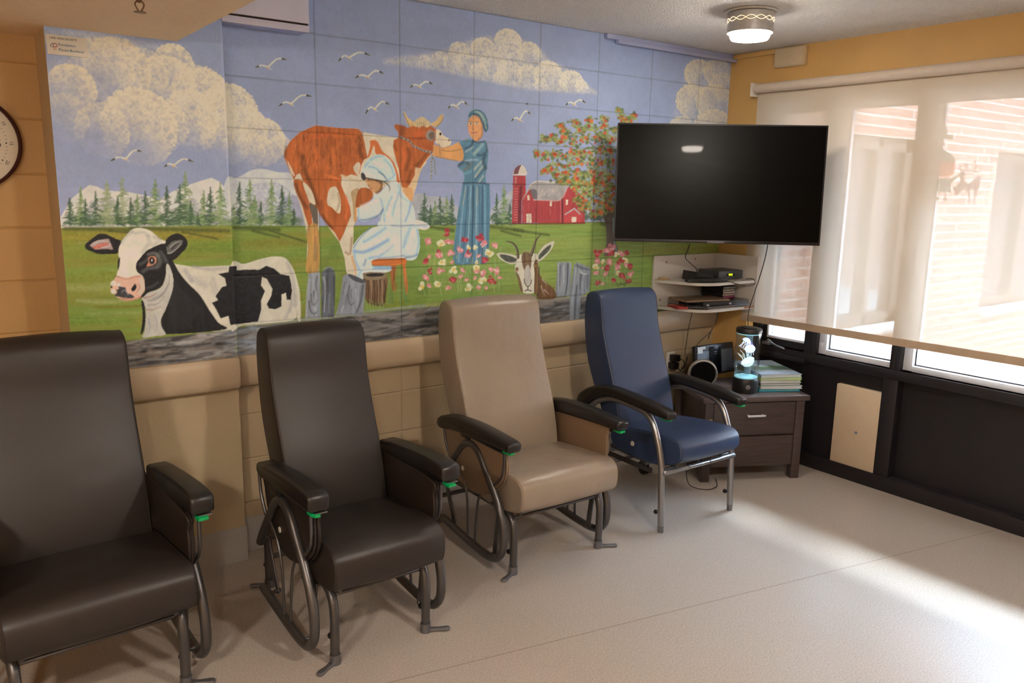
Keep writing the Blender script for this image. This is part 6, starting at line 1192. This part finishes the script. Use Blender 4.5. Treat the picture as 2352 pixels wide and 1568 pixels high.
def remote(lab, x, y, z, a, L=.17, c=M_BLACK):
    r = thing('remote_control', lab, 'remote', (x, y, z), a); MB().prism([(-L/2, -.019), (-L/2+.006, -.023), (L/2-.006, -.021), (L/2, -.016), (L/2, .016), (L/2-.006, .021), (-L/2+.006, .023), (-L/2, .019)], 'xy', .0005, .018, bev=.005).obj('body', c, r)
    b = MB()
    for i in range(8):
        for j in (-1, 0, 1): b.box(-L/2+.016+i*.018, -L/2+.026+i*.018, j*.0125-.004, j*.0125+.004, .0175, .0195, .001)
    b.obj('button', mat('remote_buttons', (70, 72, 76), .5, noise=(60, .1)), r); return r
remote('black remote control at the front left of the top shelf', 2.245, -.262, T1, math.radians(-24), .16)
remote('second black remote control beside the black box on the top shelf', 2.37, -.300, T1, math.radians(-6), .13)
remote('black remote control at the front of the lower shelf', 2.232, -.262, T2, math.radians(-48), .14)
bs = thing('paper_scraps', 'small beige crumpled label at the left end of the top shelf', 'paper', (2.155, -.055, T1)); MB().box(-.025, .03, -.012, .012, 0, .016, .004).box(.0, .045, -.02, .0, .0, .010, .003).obj('scrap', mat('beige_scrap', (196, 168, 128), .7, noise=(60, .2)), bs)
pl_ = thing('disc_player', 'flat black disc player on the lower shelf', 'player', (2.468, -.195, T2), math.radians(-6))
MB().box(-.19, .185, -.115, .10, .004, .040, .003).obj('case', mat('gloss_black_case', (26, 26, 30), .22, noise=(20, .1)), pl_)
MB().box(-.188, .183, -.1175, -.1152, .005, .010).obj('silver_strip', M_SILVER, pl_); MB().box(-.165, -.145, -.1172, -.1152, .019, .026).box(.02, .035, -.1172, -.1152, .019, .027).obj('badge', M_ALU, pl_)
MB().box(-.17, .165, -.09, .08, 0, .005).obj('foot', M_BLACK, pl_)
br_ = thing('wooden_tray', 'thin brown board lying on the disc player on the lower shelf', 'board', (2.345, -.19, T2+.0405), math.radians(-14))
MB().box(-.16, .15, -.10, .09, 0, .012, .003).obj('board', mat('brown_board', (128, 104, 84), .4, noise=(20, .15)), br_)
rd = thing('disc_case', 'thin red disc case at the left of the lower shelf', 'disc case', (2.200, -.165, T2), math.radians(-18), 'disc cases on the lower shelf')
MB().box(-.055, .055, -.08, .05, 0, .014, .001).obj('case', mat('red_case', (176, 64, 58), .35, noise=(20, .2)), rd)
dvl = ('pink and purple disc case at the bottom of the stack on the player', 'pale disc case second from the bottom of the shelf stack', 'pale disc case third from the bottom of the shelf stack', 'pale disc case second from the top of the shelf stack', 'pale grey disc case on top of the shelf stack')
for i in range(5):
    d = thing('disc_case', dvl[i], 'disc case', (2.530+.004*(-1)**i, -.140, T2+.0405+i*.0147), math.radians(-3+2*(i % 2)), 'disc cases on the lower shelf')
    MB().box(-.02, .085, -.095, .08, 0, .0143, .001).obj('case', M_BLACK, d)
    MB().box(-.019, .084, -.0957, -.0952, .002, .0125).obj('spine', mat('spine_%d' % i, ((150, 60, 100), (186, 160, 150), (196, 186, 176), (176, 168, 160), (150, 150, 150))[i], .4, noise=(60, .3)), d)
# ================================================================ TELEVISION
TW, TH = 1.110, .633
tv = thing('television', 'large black flat television mounted in the corner on a wall arm', 'television', (2.07, -.509, 1.672), -math.radians(40.1))
Xt = rotx(math.radians(-3.))
MB().box(-TW/2, TW/2, .0, .028, -TH/2, TH/2, .004, X=Xt).box(-TW*.36, TW*.36, .028, .062, -TH*.42, TH*.12, .012, X=Xt).obj('housing', M_BLACK, tv)
MB().box(-TW/2, TW/2, -.004, .001, -TH/2, -TH/2+.016, .001, X=Xt).box(-TW/2, TW/2, -.0035, .0, TH/2-.007, TH/2, X=Xt).box(-TW/2, -TW/2+.007, -.0035, .0, -TH/2+.016, TH/2-.007, X=Xt).box(TW/2-.007, TW/2, -.0035, .0, -TH/2+.016, TH/2-.007, X=Xt).obj('bezel', mat('tv_bezel', (30, 28, 32), .35, .3, noise=(20, .1)), tv)
MB().box(-TW/2+.007, TW/2-.007, -.0012, .0005, -TH/2+.016, TH/2-.007, X=Xt).obj('screen', mat('tv_screen', (3, 3, 3), .26, spec=.10, noise=(2, .1), coat=.03), tv)
MB().box(-.045, .045, -.0055, -.004, -TH/2+.002, -TH/2+.011, X=Xt).obj('logo_strip', mat('tv_logo', (96, 90, 110), .4, .4, noise=(60, .1)), tv)
ar_ = thing('tv_wall_arm', 'black folding wall arm holding the television in the corner', 'wall mount', (0, 0, 0))
MB().box(2.40, 2.52, -.028, -.008, 1.52, 1.78, .004).obj('wall_plate', M_BLACK, ar_)
cx, cy = 2.07+.07*math.sin(math.radians(40.1)), -.509+.07*math.cos(math.radians(40.1))
a_ = MB(); a_.tube([(2.46, -.03, 1.66), (2.44, -.16, 1.66)], .016, 10); a_.tube([(2.44, -.16, 1.66), (cx+.11, cy+.13, 1.66)], .018, 10); a_.tube([(cx+.11, cy+.13, 1.66), (cx+.005, cy+.006, 1.66)], .018, 10)
for z in (1.62, 1.70): a_.tube([(cx+.11, cy+.13, z-.01), (cx+.11, cy+.13, z+.01)], .024, 12)
a_.obj('arm', M_BLACK, ar_)
# ================================================================ CABLES
def cable(lab, pts, r=.0028, m=M_BLACK, k=8):
    o = thing('cable', lab, 'cable', pts[0]); p = [tuple(np.array(q)-np.array(pts[0])) for q in pts]; MB().tube(crs(p, k), r, 6).obj('cord', m, o, ang=180)
cable('black cable hanging from the television down to the top shelf', [(1.99, -.40, 1.345), (2.005, -.375, 1.31), (2.03, -.34, 1.265), (2.13, -.30, 1.22), (2.21, -.27, 1.185), (2.235, -.25, 1.15), (2.22, -.24, 1.125), (2.26, -.25, 1.112)])
cable('black cable hanging beside the shade from the television to the nightstand', [(2.42, -.60, 1.40), (2.415, -.59, 1.28), (2.40, -.575, 1.17), (2.385, -.56, 1.08), (2.36, -.55, .985), (2.345, -.555, .92), (2.345, -.56, .885)])
cable('thin black cord looping along the front of the top shelf', [(2.46, -.300, 1.1075), (2.45, -.352, 1.100), (2.55, -.354, 1.078), (2.62, -.354, 1.074), (2.655, -.353, 1.088), (2.655, -.335, 1.112), (2.645, -.29, 1.1075)], .0022)
cable('grey cord dropping from the lower shelf behind the jellyfish lamp', [(2.44, -.26, .927), (2.43, -.23, .80), (2.405, -.15, .70), (2.40, -.13, .64)], .003, mat('grey_cord', (96, 92, 88), .5, noise=(40, .1)))
cable('black cord dropping straight from the lower shelf to the docking speaker', [(2.458, -.25, .927), (2.47, -.22, .84), (2.50, -.16, .76), (2.515, -.135, .72)], .0026)
cable('thin dark cord hanging against the corner wall under the shelves', [(2.40, -.10, .927), (2.392, -.08, .80), (2.39, -.07, .70), (2.385, -.065, .62)], .0022)
cable('thin black cord curling on the floor under the nightstand', [(1.90, -.55, .11), (1.88, -.60, .03), (1.95, -.66, .006), (2.04, -.66, .006), (2.10, -.60, .02)], .0024)
cable('thin pale cord curling on the floor behind the leftmost chair', [(-.80, -.52, .005), (-.74, -.60, .004), (-.70, -.55, .012), (-.735, -.50, .07), (-.76, -.44, .02), (-.74, -.35, .004)], .0018, mat('pale_cord', (190, 176, 150), .5, noise=(40, .1)))
